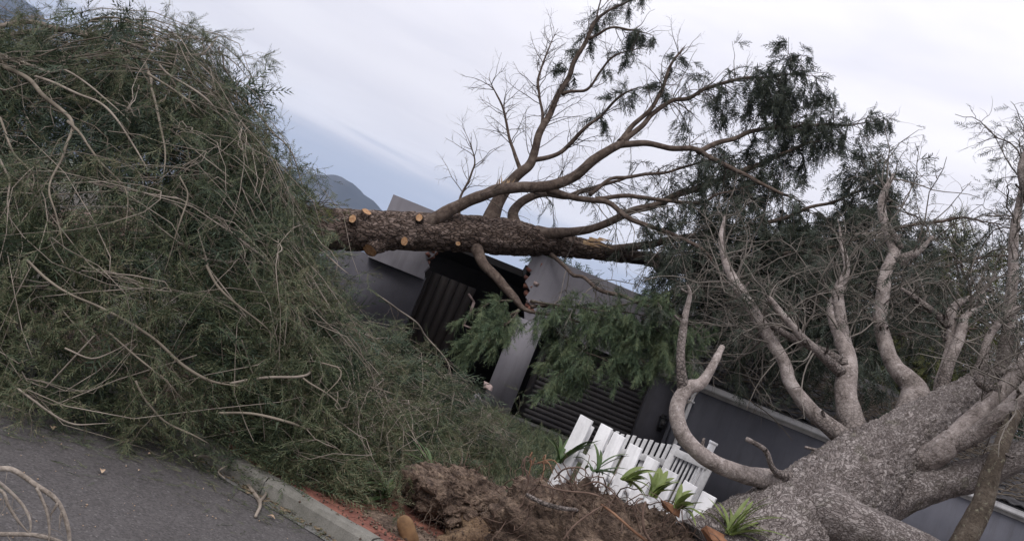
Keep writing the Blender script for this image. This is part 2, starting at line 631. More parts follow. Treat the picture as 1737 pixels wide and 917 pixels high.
def mat_limb(name, cols, rings=38.0, lichen=None, bdist=0.008, basebark=None):
    """young bark: blotched and speckled, faintly ringed; rougher and darker where the limb leaves the trunk"""
    mt, t, b = material(name)
    co2 = coords(t, 'UV', (1, 1, 1))
    cow = coords(t, 'Object')
    nr_ = noise(t, cow, 9.0, 6, 0.7, 0.6)
    ring = N(t, 'ShaderNodeTexNoise', inp={'Scale': rings, 'Detail': 5.0, 'Roughness': 0.7, 'Distortion': 0.5})
    cor = coords(t, 'UV', (0.4, 1.0, 1.0))
    t.links.new(cor, ring.inputs[0])
    nf = noise(t, cow, 75, 4, 0.7)
    k = len(cols)
    f = math_n(t, 'ADD', math_n(t, 'MULTIPLY', nr_, 0.95), math_n(t, 'ADD', math_n(t, 'MULTIPLY', ring.outputs[0], 0.25), math_n(t, 'MULTIPLY', nf, 0.5)))
    f = math_n(t, 'SUBTRACT', f, 0.35)
    c = ramp(t, [(0.30 + 0.40 * i / (k - 1), cols[i]) for i in range(k)], f)
    nd = noise(t, cow, 38, 5, 0.75)
    c = mixc(t, ramp(t, [(0.60, 0.0), (0.68, 0.75)], nd), c, tuple(q * 0.55 for q in cols[0]))
    if lichen:
        nl = noise(t, cow, 26, 5, 0.72)
        c = mixc(t, ramp(t, [(0.57, 0.0), (0.64, 0.8)], nl), c, lichen)
    h = math_n(t, 'ADD', math_n(t, 'MULTIPLY', ring.outputs[0], 0.5), math_n(t, 'ADD', math_n(t, 'MULTIPLY', nf, 0.7), nd))
    if basebark:
        sp_n = N(t, 'ShaderNodeSeparateXYZ')
        t.links.new(co2, sp_n.inputs[0])
        vv = N(t, 'ShaderNodeTexVoronoi', feature='DISTANCE_TO_EDGE', inp={'Scale': 44.0})
        t.links.new(co2, vv.inputs[0])
        ed = ramp(t, [(0.0, 0.25), (0.18, 1.0)], vv.outputs['Distance'])
        near = ramp(t, [(0.10, 1.0), (0.75, 0.0)], math_n(t, 'ADD', sp_n.outputs[1], math_n(t, 'MULTIPLY', math_n(t, 'SUBTRACT', nr_, 0.5), 0.5)))
        c = mixc(t, near, c, mixc(t, 1.0, mixc(t, 0.5, c, basebark), ed, 'MULTIPLY'))
        h = math_n(t, 'ADD', h, math_n(t, 'MULTIPLY', math_n(t, 'MULTIPLY', ed, near), 0.8))
    t.links.new(c, b.inputs['Base Color'])
    b.inputs['Roughness'].default_value = 0.9
    b.inputs['Specular IOR Level'].default_value = 0.12
    bump(t, b, h, 0.8, bdist)
    return mt


M = {}
M['bark_grey'] = mat_bark('bark_grey', [(0.12, 0.103, 0.097), (0.225, 0.195, 0.186), (0.34, 0.305, 0.292)], 42.0, (1, 0.66, 1), 0.016, 0.9, crack=0.55,
                          lichen=(0.46, 0.41, 0.40), moss=(0.12, 0.12, 0.075))
M['limb_grey'] = mat_limb('limb_grey', [(0.095, 0.079, 0.071), (0.24, 0.204, 0.19), (0.38, 0.335, 0.316)], 30, lichen=(0.42, 0.375, 0.36), basebark=(0.13, 0.11, 0.10))
M['limb_dark'] = mat_limb('limb_dark', [(0.035, 0.028, 0.022), (0.075, 0.060, 0.048), (0.13, 0.11, 0.09)], 26, lichen=(0.17, 0.16, 0.12))
M['bark_brown'] = mat_bark('bark_brown', [(0.040, 0.029, 0.024), (0.125, 0.09, 0.074), (0.24, 0.185, 0.16)], 22.0, (1.0, 0.38, 1), 0.035, 1.0, crack=0.22)
M['limb_brown'] = mat_limb('limb_brown', [(0.035, 0.026, 0.022), (0.085, 0.063, 0.052), (0.15, 0.12, 0.10)], 18)
M['twig_dark'] = mat_noise('twig_dark', [(0.3, (0.028, 0.022, 0.019)), (0.7, (0.085, 0.068, 0.058))], 5, 3, 0.9, 0)
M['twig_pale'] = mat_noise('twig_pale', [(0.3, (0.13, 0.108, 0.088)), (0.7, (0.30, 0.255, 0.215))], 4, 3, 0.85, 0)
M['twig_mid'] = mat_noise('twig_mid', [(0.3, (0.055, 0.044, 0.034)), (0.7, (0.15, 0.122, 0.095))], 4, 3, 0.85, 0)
M['twig_fawn'] = mat_noise('twig_fawn', [(0.3, (0.085, 0.070, 0.052)), (0.7, (0.235, 0.20, 0.16))], 3, 3, 0.85, 0)
M['twig_grey'] = mat_noise('twig_grey', [(0.3, (0.075, 0.066, 0.056)), (0.7, (0.20, 0.175, 0.155))], 4, 3, 0.85, 0)
M['limb_pale'] = mat_limb('limb_pale', [(0.13, 0.108, 0.09), (0.24, 0.205, 0.175), (0.36, 0.315, 0.275)], 40)
M['wood_cut'] = mat_noise('wood_cut', [(0.3, (0.20, 0.095, 0.045)), (0.5, (0.31, 0.175, 0.09)), (0.72, (0.42, 0.27, 0.16))], 22, 4, 0.8, 0.2, 0.004)
M['wood_splinter'] = mat_noise('wood_splinter', [(0.3, (0.28, 0.17, 0.09)), (0.7, (0.5, 0.36, 0.22))], 14, 4, 0.8, 0.2, 0.004)
M['needles_olive'] = mat_leaf('needles_olive', [(0.020, 0.034, 0.022), (0.042, 0.061, 0.034), (0.073, 0.092, 0.048), (0.108, 0.120, 0.064), (0.150, 0.132, 0.084)], 0.15, cscale=0.9)
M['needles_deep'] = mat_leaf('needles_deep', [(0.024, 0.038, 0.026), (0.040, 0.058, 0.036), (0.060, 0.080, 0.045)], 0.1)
M['needles_dark'] = mat_leaf('needles_dark', [(0.020, 0.026, 0.020), (0.032, 0.042, 0.030), (0.052, 0.060, 0.040)], 0.1)
M['needles_green'] = mat_leaf('needles_green', [(0.048, 0.076, 0.047), (0.090, 0.128, 0.070), (0.16, 0.185, 0.098)], 0.2, cscale=2.5)
M['leaf_yellow'] = mat_leaf('leaf_yellow', [(0.05, 0.055, 0.028), (0.085, 0.095, 0.035), (0.15, 0.15, 0.045)], 0.2)
M['strap_leaf'] = mat_leaf('strap_leaf', [(0.065, 0.095, 0.032), (0.13, 0.17, 0.05), (0.23, 0.26, 0.10)], 0.2, 0.45, 9)
M['strap_dark'] = mat_leaf('strap_dark', [(0.022, 0.045, 0.018), (0.045, 0.08, 0.028), (0.10, 0.13, 0.04)], 0.15, 0.45, 9)
M['soil'] = mat_noise('soil', [(0.30, (0.030, 0.020, 0.015)), (0.45, (0.098, 0.068, 0.052)), (0.57, (0.175, 0.125, 0.093)), (0.72, (0.32, 0.24, 0.175))], 8, 9, 0.95, 1.0, 0.05, fine=(45, 0.5, 1.5), nr=0.7)
M['soil_sandy'] = mat_noise('soil_sandy', [(0.28, (0.05, 0.030, 0.021)), (0.5, (0.135, 0.087, 0.055)), (0.72, (0.24, 0.165, 0.10))], 10, 8, 0.95, 0.8, 0.02, fine=(80, 0.6, 1.25), nr=0.7)
M['root'] = mat_noise('root', [(0.3, (0.055, 0.033, 0.025)), (0.7, (0.17, 0.115, 0.09))], 9, 3, 0.9, 0.2, 0.004)
M['root_pale'] = mat_noise('root_pale', [(0.3, (0.11, 0.08, 0.06)), (0.7, (0.27, 0.21, 0.165))], 9, 3, 0.9, 0.2, 0.004)
M['root_red'] = mat_noise('root_red', [(0.3, (0.12, 0.06, 0.035)), (0.7, (0.26, 0.15, 0.095))], 9, 3, 0.9, 0.2, 0.004)
M['stone_tan'] = mat_noise('stone_tan', [(0.3, (0.10, 0.055, 0.028)), (0.7, (0.23, 0.135, 0.068))], 14, 5, 0.85, 0.4, 0.006)
M['terracotta'] = mat_noise('terracotta', [(0.3, (0.13, 0.062, 0.036)), (0.7, (0.29, 0.145, 0.08))], 12, 5, 0.85, 0.4, 0.006)
M['brick'] = None
M['kerb'] = mat_noise('kerb', [(0.3, (0.12, 0.116, 0.10)), (0.7, (0.21, 0.20, 0.18))], 5, 7, 0.9, 0.35, 0.006, fine=(120, 0.75, 1.15))
M['concrete'] = mat_noise('concrete', [(0.3, (0.10, 0.098, 0.095)), (0.7, (0.17, 0.165, 0.16))], 4, 7, 0.9, 0.3, 0.006, fine=(90, 0.75, 1.15))
M['drive'] = mat_noise('drive', [(0.3, (0.040, 0.036, 0.030)), (0.7, (0.085, 0.074, 0.062))], 3, 8, 0.95, 0.5, 0.01, fine=(60, 0.7, 1.2))
M['plaster'] = mat_noise('plaster', [(0.3, (0.175, 0.167, 0.188)), (0.7, (0.225, 0.215, 0.238))], 1.6, 7, 0.85, 0.15, 0.004, fine=(60, 0.93, 1.05))
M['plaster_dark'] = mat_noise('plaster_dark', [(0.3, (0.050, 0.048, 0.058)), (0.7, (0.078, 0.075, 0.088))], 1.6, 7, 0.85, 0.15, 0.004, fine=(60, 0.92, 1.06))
M['wall_blue'] = mat_noise('wall_blue', [(0.3, (0.072, 0.073, 0.090)), (0.7, (0.106, 0.106, 0.126))], 1.2, 8, 0.8, 0.15, 0.004, fine=(60, 0.92, 1.06))
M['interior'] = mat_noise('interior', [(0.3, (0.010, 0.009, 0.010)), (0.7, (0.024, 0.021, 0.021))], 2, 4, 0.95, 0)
M['door_brown'] = mat_noise('door_brown', [(0.3, (0.009, 0.007, 0.0065)), (0.7, (0.022, 0.016, 0.014))], 6, 6, 0.7, 0.3, 0.004, sc=(6, 1, 0.6))
M['shutter'] = mat_noise('shutter', [(0.3, (0.022, 0.019, 0.021)), (0.7, (0.040, 0.036, 0.038))], 3, 5, 0.55, 0.1, 0.002)
M['white_paint'] = mat_noise('white_paint', [(0.25, (0.60, 0.59, 0.60)), (0.55, (0.78, 0.775, 0.79)), (0.8, (0.82, 0.82, 0.83))], 3.5, 8, 0.55, 0.12, 0.002, fine=(40, 0.93, 1.02))
M['weathered_white'] = mat_noise('weathered_white', [(0.25, (0.42, 0.415, 0.42)), (0.55, (0.55, 0.545, 0.55)), (0.8, (0.62, 0.62, 0.62))], 5, 8, 0.6, 0.15, 0.002, fine=(40, 0.88, 1.04))
M['gutter_white'] = mat_noise('gutter_white', [(0.3, (0.34, 0.335, 0.345)), (0.7, (0.52, 0.51, 0.52))], 2.5, 7, 0.5, 0.1, 0.002)
M['tile'] = mat_noise('tile', [(0.3, (0.028, 0.027, 0.030)), (0.7, (0.062, 0.059, 0.062))], 3, 7, 0.85, 0.3, 0.006)
M['plastic_black'] = mat_noise('plastic_black', [(0.3, (0.008, 0.008, 0.009)), (0.7, (0.016, 0.016, 0.018))], 5, 3, 0.4, 0)
M['litter'] = mat_noise('litter', [(0.3, (0.06, 0.045, 0.03)), (0.7, (0.22, 0.17, 0.11))], 30, 4, 0.9, 0)
M['dead_leaf'] = mat_noise('dead_leaf', [(0.3, (0.22, 0.15, 0.10)), (0.7, (0.42, 0.31, 0.22))], 30, 4, 0.8, 0)
M['rubble'] = mat_noise('rubble', [(0.3, (0.20, 0.14, 0.13)), (0.7, (0.42, 0.33, 0.31))], 8, 6, 0.95, 0.5, 0.01)
M['earth_far'] = mat_noise('earth_far', [(0.3, (0.045, 0.055, 0.03)), (0.7, (0.09, 0.09, 0.055))], 0.02, 8, 0.95, 0)
M['rock'] = mat_noise('rock', [(0.35, (0.018, 0.022, 0.020)), (0.5, (0.034, 0.036, 0.032)), (0.68, (0.075, 0.074, 0.070))], 0.004, 9, 0.95, 0, sc=(1, 1, 2.2))
for k_, a_ in (('plaster', 0.28), ('plaster_dark', 0.4), ('wall_blue', 0.4), ('white_paint', 0.5), ('weathered_white', 0.5), ('gutter_white', 0.4), ('kerb', 0.3)):
    streaks(M[k_], a_)
# brick: each brick its own tone
mt, t, b = material('brick')
oi = N(t, 'ShaderNodeObjectInfo')
co = coords(t)
nz = noise(t, co, 22, 6, 0.65)
base = ramp(t, [(0.0, (0.145, 0.058, 0.045)), (0.5, (0.20, 0.083, 0.060)), (1.0, (0.26, 0.12, 0.085))], oi.outputs['Random'])
c = mixc(t, 1.0, base, ramp(t, [(0.3, 0.55), (0.65, 1.12)], nz), 'MULTIPLY')
t.links.new(c, b.inputs['Base Color'])
b.inputs['Roughness'].default_value = 0.9
bump(t, b, nz, 0.5, 0.006)
M['brick'] = mt
# asphalt: fine aggregate
mt, t, b = material('asphalt')
co = coords(t)
nb = noise(t, co, 0.9, 5, 0.6)
v = N(t, 'ShaderNodeTexVoronoi', feature='F1', inp={'Scale': 85.0})
t.links.new(co, v.inputs[0])
sp = N(t, 'ShaderNodeSeparateColor')
t.links.new(v.outputs['Color'], sp.inputs[0])
nf = noise(t, co, 160, 3, 0.7)
c = ramp(t, [(0.3, (0.058, 0.053, 0.053)), (0.7, (0.088, 0.081, 0.081))], nb)
c = mixc(t, 1.0, c, ramp(t, [(0.0, 0.62), (0.85, 1.15), (0.965, 1.2), (1.0, 1.8)], sp.outputs[0]), 'MULTIPLY')
c = mixc(t, 1.0, c, ramp(t, [(0.3, 0.72), (0.7, 1.25)], nf), 'MULTIPLY')
t.links.new(c, b.inputs['Base Color'])
b.inputs['Roughness'].default_value = 0.88
bump(t, b, math_n(t, 'ADD', sp.outputs[1], nf), 0.5, 0.006)
M['asphalt'] = mt


# ================================================================== THE SETTING
def sheet(name, pts, z, mat, kind='structure'):
    V = np.array([(p[0], p[1], z) for p in pts], float)
    o = build(name, V, [tuple(range(len(pts)))], mat)
    o['kind'] = kind
    return o


sheet('ground', [(-6000, -300), (6000, -300), (6000, 9000), (-6000, 9000)], -0.06, M['earth_far'])
KD = np.array([math.cos(math.radians(-27)), math.sin(math.radians(-27))])     # kerb direction
KN = np.array([-KD[1], KD[0]])                                              # towards the house
K0 = np.array([-0.40, 5.635])


def kp(s, d):
    return K0 + KD * s + KN * d


sheet('road', [kp(-45, -0.19), kp(45, -0.19), kp(45, -13), kp(-45, -13)], 0.0, M['asphalt'])
sheet('road_edging', [kp(-45, -0.10), kp(45, -0.10), kp(45, -0.225), kp(-45, -0.225)], 0.005, M['concrete'])
sheet('driveway', [kp(-45, 1.55), kp(45, 1.55), kp(45, 45), kp(-45, 45)], 0.10, M['drive'])
pav = sheet('pavement', [kp(-45, 0.0), kp(45, 0.0), kp(45, 1.6), kp(-45, 1.6)], 0.09, M['soil'])
# kerb stones
kb = build('kerb', *[np.array([(*kp(s, d), z) for s in (-40, 40) for d in (-0.10, -0.02) for z in (-0.05, 0.09)]),
                     np.array([(0, 1, 3, 2), (4, 6, 7, 5), (0, 4, 5, 1), (2, 3, 7, 6), (1, 5, 7, 3), (0, 2, 6, 4)])], M['concrete'])
kb['kind'] = 'structure'
kr = np.random.default_rng(5)
for i in range(-7, 8):
    s0, s1 = 0.30 + i * 0.92 + 0.006, 0.30 + (i + 1) * 0.92 - 0.006
    prof = [(-0.118, -0.06), (-0.110, 0.085), (-0.092, 0.116), (-0.05, 0.121), (0.002, 0.120), (0.006, -0.06)]
    ns = 9
    V, F = [], []
    for q in range(ns):
        s = s0 + (s1 - s0) * q / (ns - 1)
        for (d, z) in prof:
            jd = fbm(np.array([s * 5, d * 9, z * 7]), 3, 3) * 0.006
            V.append((*kp(s, d + jd), z + jd + 0.004 * (i % 2)))
    k = len(prof)
    F = [(q * k + a, q * k + a + 1, (q + 1) * k + a + 1, (q + 1) * k + a) for q in range(ns - 1) for a in range(k - 1)]
    F += [tuple(range(k))[::-1], tuple((ns - 1) * k + a for a in range(k))]
    build('kerb_stone', V, F, M['kerb'], kb, org=(*kp((s0 + s1) / 2, -0.08), 0.0))
# brick paving: courses along the kerb, each brick its own piece
bl, bw, gap_ = 0.215, 0.103, 0.010
bm = None
for r_ in range(13):
    for cidx in range(-13, 10):
        s = cidx * (bl + gap_) + (0.11 if r_ % 2 else 0.0)
        d = 0.02 + r_ * (bw + gap_)
        cpos = kp(s + bl / 2, d + bw / 2)
        px, py = proj((cpos[0], cpos[1], 0.12))
        if not (380 < px < 900 and 700 < py < 960):
            continue
        if bm is None:
            V, F = box_v(-bl / 2, bl / 2, -bw / 2, bw / 2, -0.05, 0.0)
            o = build('brick', V, F, M['brick'], None, org=(0, 0, 0))
            bv = o.modifiers.new('bevel', 'BEVEL'); bv.width = 0.006; bv.segments = 1
            bm = o.data
        else:
            o = bpy.data.objects.new('brick', bm)
            COL.objects.link(o)
            bv = o.modifiers.new('bevel', 'BEVEL'); bv.width = 0.006; bv.segments = 1
        o.parent = pav
        o.location = tuple(np.array([cpos[0], cpos[1], 0.118 + kr.uniform(-0.004, 0.004)]) - ORG[pav.name])
        o.rotation_euler = (kr.uniform(-.02, .02), kr.uniform(-.02, .02), math.radians(-27) + kr.uniform(-.012, .012))

# the mountain behind the house: ridge line with a flat-topped shoulder, slope running down towards us
ridge = [(-2600, 330), (-1700, 300), (-1250, 270), (-1000, 236), (-935, 222), (-896, 204), (-800, 165), (-600, 142), (-450, 130), (-400, 128), (-384, 131), (-352, 142), (-330, 145), (-306, 143),
         (-284, 134), (-262, 130), (-242, 119), (-200, 104), (-120, 78), (0, 55), (300, 40), (900, 30), (2600, 20)]
nx, ny = 800, 46
us = np.linspace(-2600, 2600, nx)
rv = np.interp(us, [q[0] for q in ridge], [q[1] for q in ridge])
Yr = 2600.0
YY = np.linspace(1350, 3300, ny)
VV = np.zeros((ny, nx, 3))
for j, y in enumerate(YY):
    x = us / FPX * Yr
    prof = np.clip((y - 1350) / (Yr - 1350), 0, 1)
    back = np.clip((y - Yr) / 700, 0, 1)
    hgt = (1.6 + rv / FPX * Yr) * (0.62 * prof ** 1.5 + 0.38 * prof ** 5) * (1 - 0.35 * back)
    pts = np.stack([x / 300.0, np.full(nx, y / 300.0), np.zeros(nx)], -1)
    ns_ = fbm(pts, 5, 31)
    VV[j, :, 0] = x
    VV[j, :, 1] = y
    VV[j, :, 2] = hgt + (ns_ - 0.1) * 34 * prof * (1 - prof ** 6) - 5 + 11.0 * fbm(pts * 6, 4, 8) * prof
i, j = np.meshgrid(np.arange(ny - 1), np.arange(nx - 1), indexing='ij')
a = (i * nx + j).ravel()
mo = build('mountain', VV.reshape(-1, 3), np.stack([a, a + 1, a + nx + 1, a + nx], 1), M['rock'], smooth=True)
mo['kind'] = 'structure'

# ================================================================== THE CRUSHED GARAGE
HY = 17.4
K83 = FPX / HY
def hx(u): return u / K83


house = thing('garage_house', (0.5, HY, 0.1), 'grey plastered flat-roofed garage crushed open by the fallen trunk', 'house')


def prism(name, pts, y0, y1, mat, parent):
    n = len(pts)
    V = [(x, y0, z) for x, z in pts] + [(x, y1, z) for x, z in pts]
    F = [tuple(range(n)), tuple(range(2 * n - 1, n - 1, -1))] + [(i, n + i, n + (i + 1) % n, (i + 1) % n) for i in range(n)]
    return build(name, V, F, mat, parent)


ZP0, ZP1 = 2.02, 3.40
pL = prism('parapet', [(-2.84, ZP0), (-2.84, ZP1), (-1.82, ZP1), (-1.74, 3.24), (-1.80, 3.12), (-1.64, 2.98), (-1.70, 2.80), (-1.56, 2.68),
                       (-1.61, 2.52), (-1.70, 2.42), (-1.60, 2.30), (-1.66, 2.17), (-1.60, ZP0)], HY, HY + 0.26, M['plaster'], house)
pR = prism('parapet', [(0.62, ZP0), (0.54, 2.2), (0.62, 2.34), (0.46, 2.47), (0.50, 2.62), (0.33, 2.76), (0.39, 2.94), (0.25, 3.08), (0.31, 3.22),
                       (0.22, 3.36), (0.30, ZP1), (4.18, ZP1), (4.18, ZP0)], HY, HY + 0.26, M['plaster'], house)
br = np.random.default_rng(2)
for par, edge in ((pL, [(-1.72, 2.70), (-1.64, 2.62), (-1.70, 2.54), (-1.62, 2.46), (-1.68, 2.36), (-1.58, 2.76), (-1.66, 2.86)]),
                  (pR, [(0.44, 2.92), (0.36, 2.84), (0.46, 2.76), (0.40, 2.68), (0.52, 2.60), (0.48, 2.50), (0.58, 2.42), (0.54, 2.32), (0.34, 3.04), (0.42, 3.12), (0.30, 3.2), (0.62, 2.24)])):
    for (x, z) in edge:
        L_ = br.uniform(0.13, 0.22)
        V, F = box_v(-L_ / 2, L_ / 2, -0.05, 0.05, -0.034, 0.034)
        ra = Matrix.Rotation(br.uniform(-.7, .7), 3, 'Y') @ Matrix.Rotation(br.uniform(-1.2, 1.2), 3, 'Z') @ Matrix.Rotation(br.uniform(-.6, .6), 3, 'X')
        V = V * br.uniform(0.7, 1.25, V.shape)
        V = np.array([ra @ Vector(v) for v in V]) + np.array([x + br.uniform(-.02, .10) * (1 if x > 0 else -1), HY + 0.10 + br.uniform(-0.09, .10), z + br.uniform(-.05, .05)])
        build('brick', V, F, M['brick'] if br.random() < 0.72 else M['rubble'], par, org=(x, HY, z))
box('wall', -3.7, -1.60, HY + 0.16, HY + 0.42, 0.1, ZP0 + 0.05, M['plaster_dark'], house)
box('wall', 3.53, 4.14, HY + 0.05, HY + 0.4, 0.1, ZP0 + 0.04, M['plaster_dark'], house)
box('side_wall', -3.7, -3.45, HY + 0.42, 23.6, 0.1, 2.0, M['plaster_dark'], house)
box('side_wall', 3.95, 4.14, HY + 0.4, 23.6, 0.1, 3.0, M['plaster_dark'], house)
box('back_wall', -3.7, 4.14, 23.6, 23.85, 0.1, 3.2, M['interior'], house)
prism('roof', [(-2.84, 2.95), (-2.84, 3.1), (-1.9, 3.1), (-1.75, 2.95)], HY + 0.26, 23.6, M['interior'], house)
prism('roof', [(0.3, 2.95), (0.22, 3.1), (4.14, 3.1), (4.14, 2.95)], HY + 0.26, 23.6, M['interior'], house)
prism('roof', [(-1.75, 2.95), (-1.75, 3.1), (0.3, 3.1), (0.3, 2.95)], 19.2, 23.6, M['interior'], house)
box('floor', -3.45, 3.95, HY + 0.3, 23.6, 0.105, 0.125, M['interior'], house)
box('partition_wall', 1.06, 1.24, HY + 0.45, 23.6, 0.12, 2.95, M['interior'], house)
V_, F_ = box_v(hx(36), hx(86), HY - 0.02, HY + 0.38, 0.1, ZP0 + 0.02)
build('pillar', V_, F_, M['plaster'], house)
# the roller shutter: curved slats one above another between guide rails
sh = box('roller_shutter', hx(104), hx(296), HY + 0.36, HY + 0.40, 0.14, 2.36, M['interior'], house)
x0, x1 = hx(108), hx(292)
nsl = 21
for k in range(nsl):
    z0 = 0.16 + k * 0.104
    prof = [(0.0, 0.0), (0.018, 0.012), (0.030, 0.035), (0.034, 0.058), (0.028, 0.082), (0.012, 0.097), (0.0, 0.099)]
    V = [(x, HY + 0.358 - d, z0 + z) for x in (x0, x1) for d, z in prof]
    n = len(prof)
    F = [(a, a + 1, n + a + 1, n + a) for a in range(n - 1)] + [tuple(range(n))[::-1], tuple(range(n, 2 * n))]
    build('slat', V, F, M['shutter'], sh, smooth=False)
box('guide_rail', hx(98), hx(108), HY + 0.27, HY + 0.40, 0.1, 2.2, M['shutter'], sh)
box('guide_rail', hx(292), hx(299), HY + 0.27, HY + 0.40, 0.1, 2.2, M['shutter'], sh)
box('door_sill', hx(88), hx(299), HY - 0.15, HY + 0.34, 0.1, 0.135, M['concrete'], house)
# the timber door, buckled in its opening
td = thing('timber_door', (hx(-95), HY + 0.42, 0.12), 'dark brown boarded garage door hanging buckled in the broken opening', 'door')
for k in range(6):
    xa = hx(-143) + k * 0.178
    lean = 0.10 + 0.035 * k
    V, F = box_v(xa, xa + 0.176, -0.02, 0.02, 0.12, 2.25)
    V[:, 0] += (V[:, 2] - 0.1) * 0.01 * k
    V[:, 1] += HY + 0.46 + lean * (2.3 - V[:, 2]) * 0.35 + 0.004 * (k % 2)
    build('board', V, F, M['door_brown'], td)
beam('brace', (hx(-145), HY + 0.50, 2.0), (hx(-52), HY + 0.58, 2.02), 0.04, 0.10, M['door_brown'], td)
beam('brace', (hx(-145), HY + 0.62, 0.9), (hx(-52), HY + 0.78, 0.92), 0.04, 0.10, M['door_brown'], td)
# splintered white door frame timbers left hanging beside the foliage
fr = thing('broken_frame', P(800, 520, HY + 0.1), 'splintered pale window frame timber hanging in the dark broken opening', 'frame')
for a, c in (((795, 498), (804, 512)), ((804, 512), (796, 536)), ((791, 540), (786, 552)), ((786, 551), (799, 556))):
    beam('frame_bar', P(a[0], a[1], HY + 0.05), P(c[0], c[1], HY + 0.1), 0.05, 0.035, M['rubble'], fr)

# small dark box on the garage wall by the downpipe
wl = thing('wall_lantern', P(1124, 716, HY - 0.02), 'small black lantern on the wall beside the white downpipe', 'wall lamp')
c_ = P(1124, 716, HY - 0.02)
box('lantern_body', c_[0] - .07, c_[0] + .07, HY - 0.09, HY + 0.03, c_[2] - .12, c_[2] + .08, M['plastic_black'], wl, bevel=0.015)
box('cap', c_[0] - .09, c_[0] + .09, HY - 0.11, HY + 0.03, c_[2] + .083, c_[2] + .11, M['plastic_black'], wl, bevel=0.008)
box('back_plate', c_[0] - .05, c_[0] + .05, HY + 0.032, HY + 0.052, c_[2] - .2, c_[2] + .16, M['plastic_black'], wl)
box('diffuser', c_[0] - .04, c_[0] + .04, HY - 0.098, HY - 0.092, c_[2] - .06, c_[2] + .03, M['shutter'], wl)

# ================================================================== THE NEIGHBOUR'S OUTBUILDING
NY = 16.9
def nxx(u): return u / FPX * NY


out = thing('outbuilding', (8.0, NY, 0.1), 'blue-grey walled outbuilding with white gutter behind the uprooted tree', 'building')
XL, XR = nxx(352), 13.6
box('wall', XL, XR, NY, NY + 0.25, 0.1, 2.10, M['wall_blue'], out)
box('side_wall', XL + 0.002, XL + 0.25, NY + 0.25, 22.5, 0.1, 2.10, M['wall_blue'], out)
# gutter: an open trough with a rolled front lip, and fascia behind
gz = 2.13
prof = [(-0.02, 0.06), (-0.02, -0.045), (-0.05, -0.06), (-0.105, -0.06), (-0.125, -0.03), (-0.125, 0.045), (-0.135, 0.052), (-0.128, 0.06), (-0.115, 0.05), (-0.115, -0.02), (-0.10, -0.045), (-0.05, -0.045), (-0.032, -0.035), (-0.032, 0.06)]
V = [(x, NY + d, gz + z) for x in (XL - 0.05, XR) for d, z in prof]
n = len(prof)
build('gutter', V, [(a, (a + 1) % n, n + (a + 1) % n, n + a) for a in range(n)] + [tuple(range(n)), tuple(range(n, 2 * n))[::-1]], M['gutter_white'], out)
box('fascia', XL - 0.05, XR, NY - 0.016, NY + 0.03, 2.0, 2.24, M['gutter_white'], out)
beam('barge_board', P(1163, 606, NY - 0.1), P(1196, 640, NY - 0.1), 0.03, 0.13, M['gutter_white'], out)
beam('barge_trim', P(1163, 600, NY - 0.13), P(1199, 636, NY - 0.13), 0.06, 0.03, M['gutter_white'], out)
dp = resample(np.array([(nxx(363), NY - 0.07, 2.08), (nxx(363), NY - 0.06, 1.95), (nxx(363), NY - 0.05, 1.2), (nxx(363), NY - 0.05, 0.12)]), 14)
V, F, U = tube(dp, np.full(14, 0.042), 12)
build('downpipe', V, F, M['gutter_white'], out, U, True)
for z in (1.75, 0.8):
    box('pipe_bracket', nxx(363) - .06, nxx(363) + .06, NY - 0.11, NY - 0.001, z - 0.02, z + 0.02, M['gutter_white'], out)
# pitched roof with tiles in courses
pit = math.radians(22)
rv0 = np.array([0, NY - 0.10, 2.215])
def rp_(x, s, h=0.0): return np.array([x, rv0[1] + s * math.cos(pit) - h * math.sin(pit), rv0[2] + s * math.sin(pit) + h * math.cos(pit)])


rf = build('roof', [rp_(XL - .15, 0.02), rp_(XR, 0.02), rp_(XR, 4.6), rp_(XL - .15, 4.6), rp_(XL - .15, 0.02, -.06), rp_(XR, 0.02, -.06), rp_(XR, 4.6, -.06), rp_(XL - .15, 4.6, -.06)],
           [(0, 1, 2, 3), (7, 6, 5, 4), (0, 4, 5, 1), (1, 5, 6, 2), (2, 6, 7, 3), (3, 7, 4, 0)], M['tile'], out)
tw, tl = 0.33, 0.40
pa = [(0, 0.018), (0.05, 0.045), (0.10, 0.052), (0.15, 0.04), (0.20, 0.018), (0.26, 0.012), (0.335, 0.016)]
TV = [(x, s * math.cos(pit) - (h + (0.03 if q == 0 else 0.0)) * math.sin(pit), s * math.sin(pit) + (h + (0.03 if q == 0 else 0.0)) * math.cos(pit))
      for q, s in ((0, 0.0), (1, tl)) for x, h in pa]
TV += [(x, -(h + 0.008) * math.sin(pit), (h + 0.008) * math.cos(pit)) for x, h in pa]
n = len(pa)
TF = [(a, a + 1, n + a + 1, n + a) for a in range(n - 1)] + [(2 * n + a, 2 * n + a + 1, a + 1, a) for a in range(n - 1)]
tme = None
for row in range(9):
    for q in range(int((XR - XL) / tw)):
        loc = rp_(XL - 0.12 + q * tw, 0.0 + row * 0.37, 0.004)
        px, py = proj(loc)
        if px > 1790 or row * 1000 + q > 8999: continue
        if tme is None:
            o = build('roof_tile', TV, TF, M['tile'], None, org=(0, 0, 0), smooth=False)
            tme = o.data
        else:
            o = bpy.data.objects.new('roof_tile', tme); COL.objects.link(o)
        o.parent = rf
        o.location = tuple(loc - ORG[rf.name])
        o.rotation_euler = (0, kr.uniform(-.012, .012), 0)


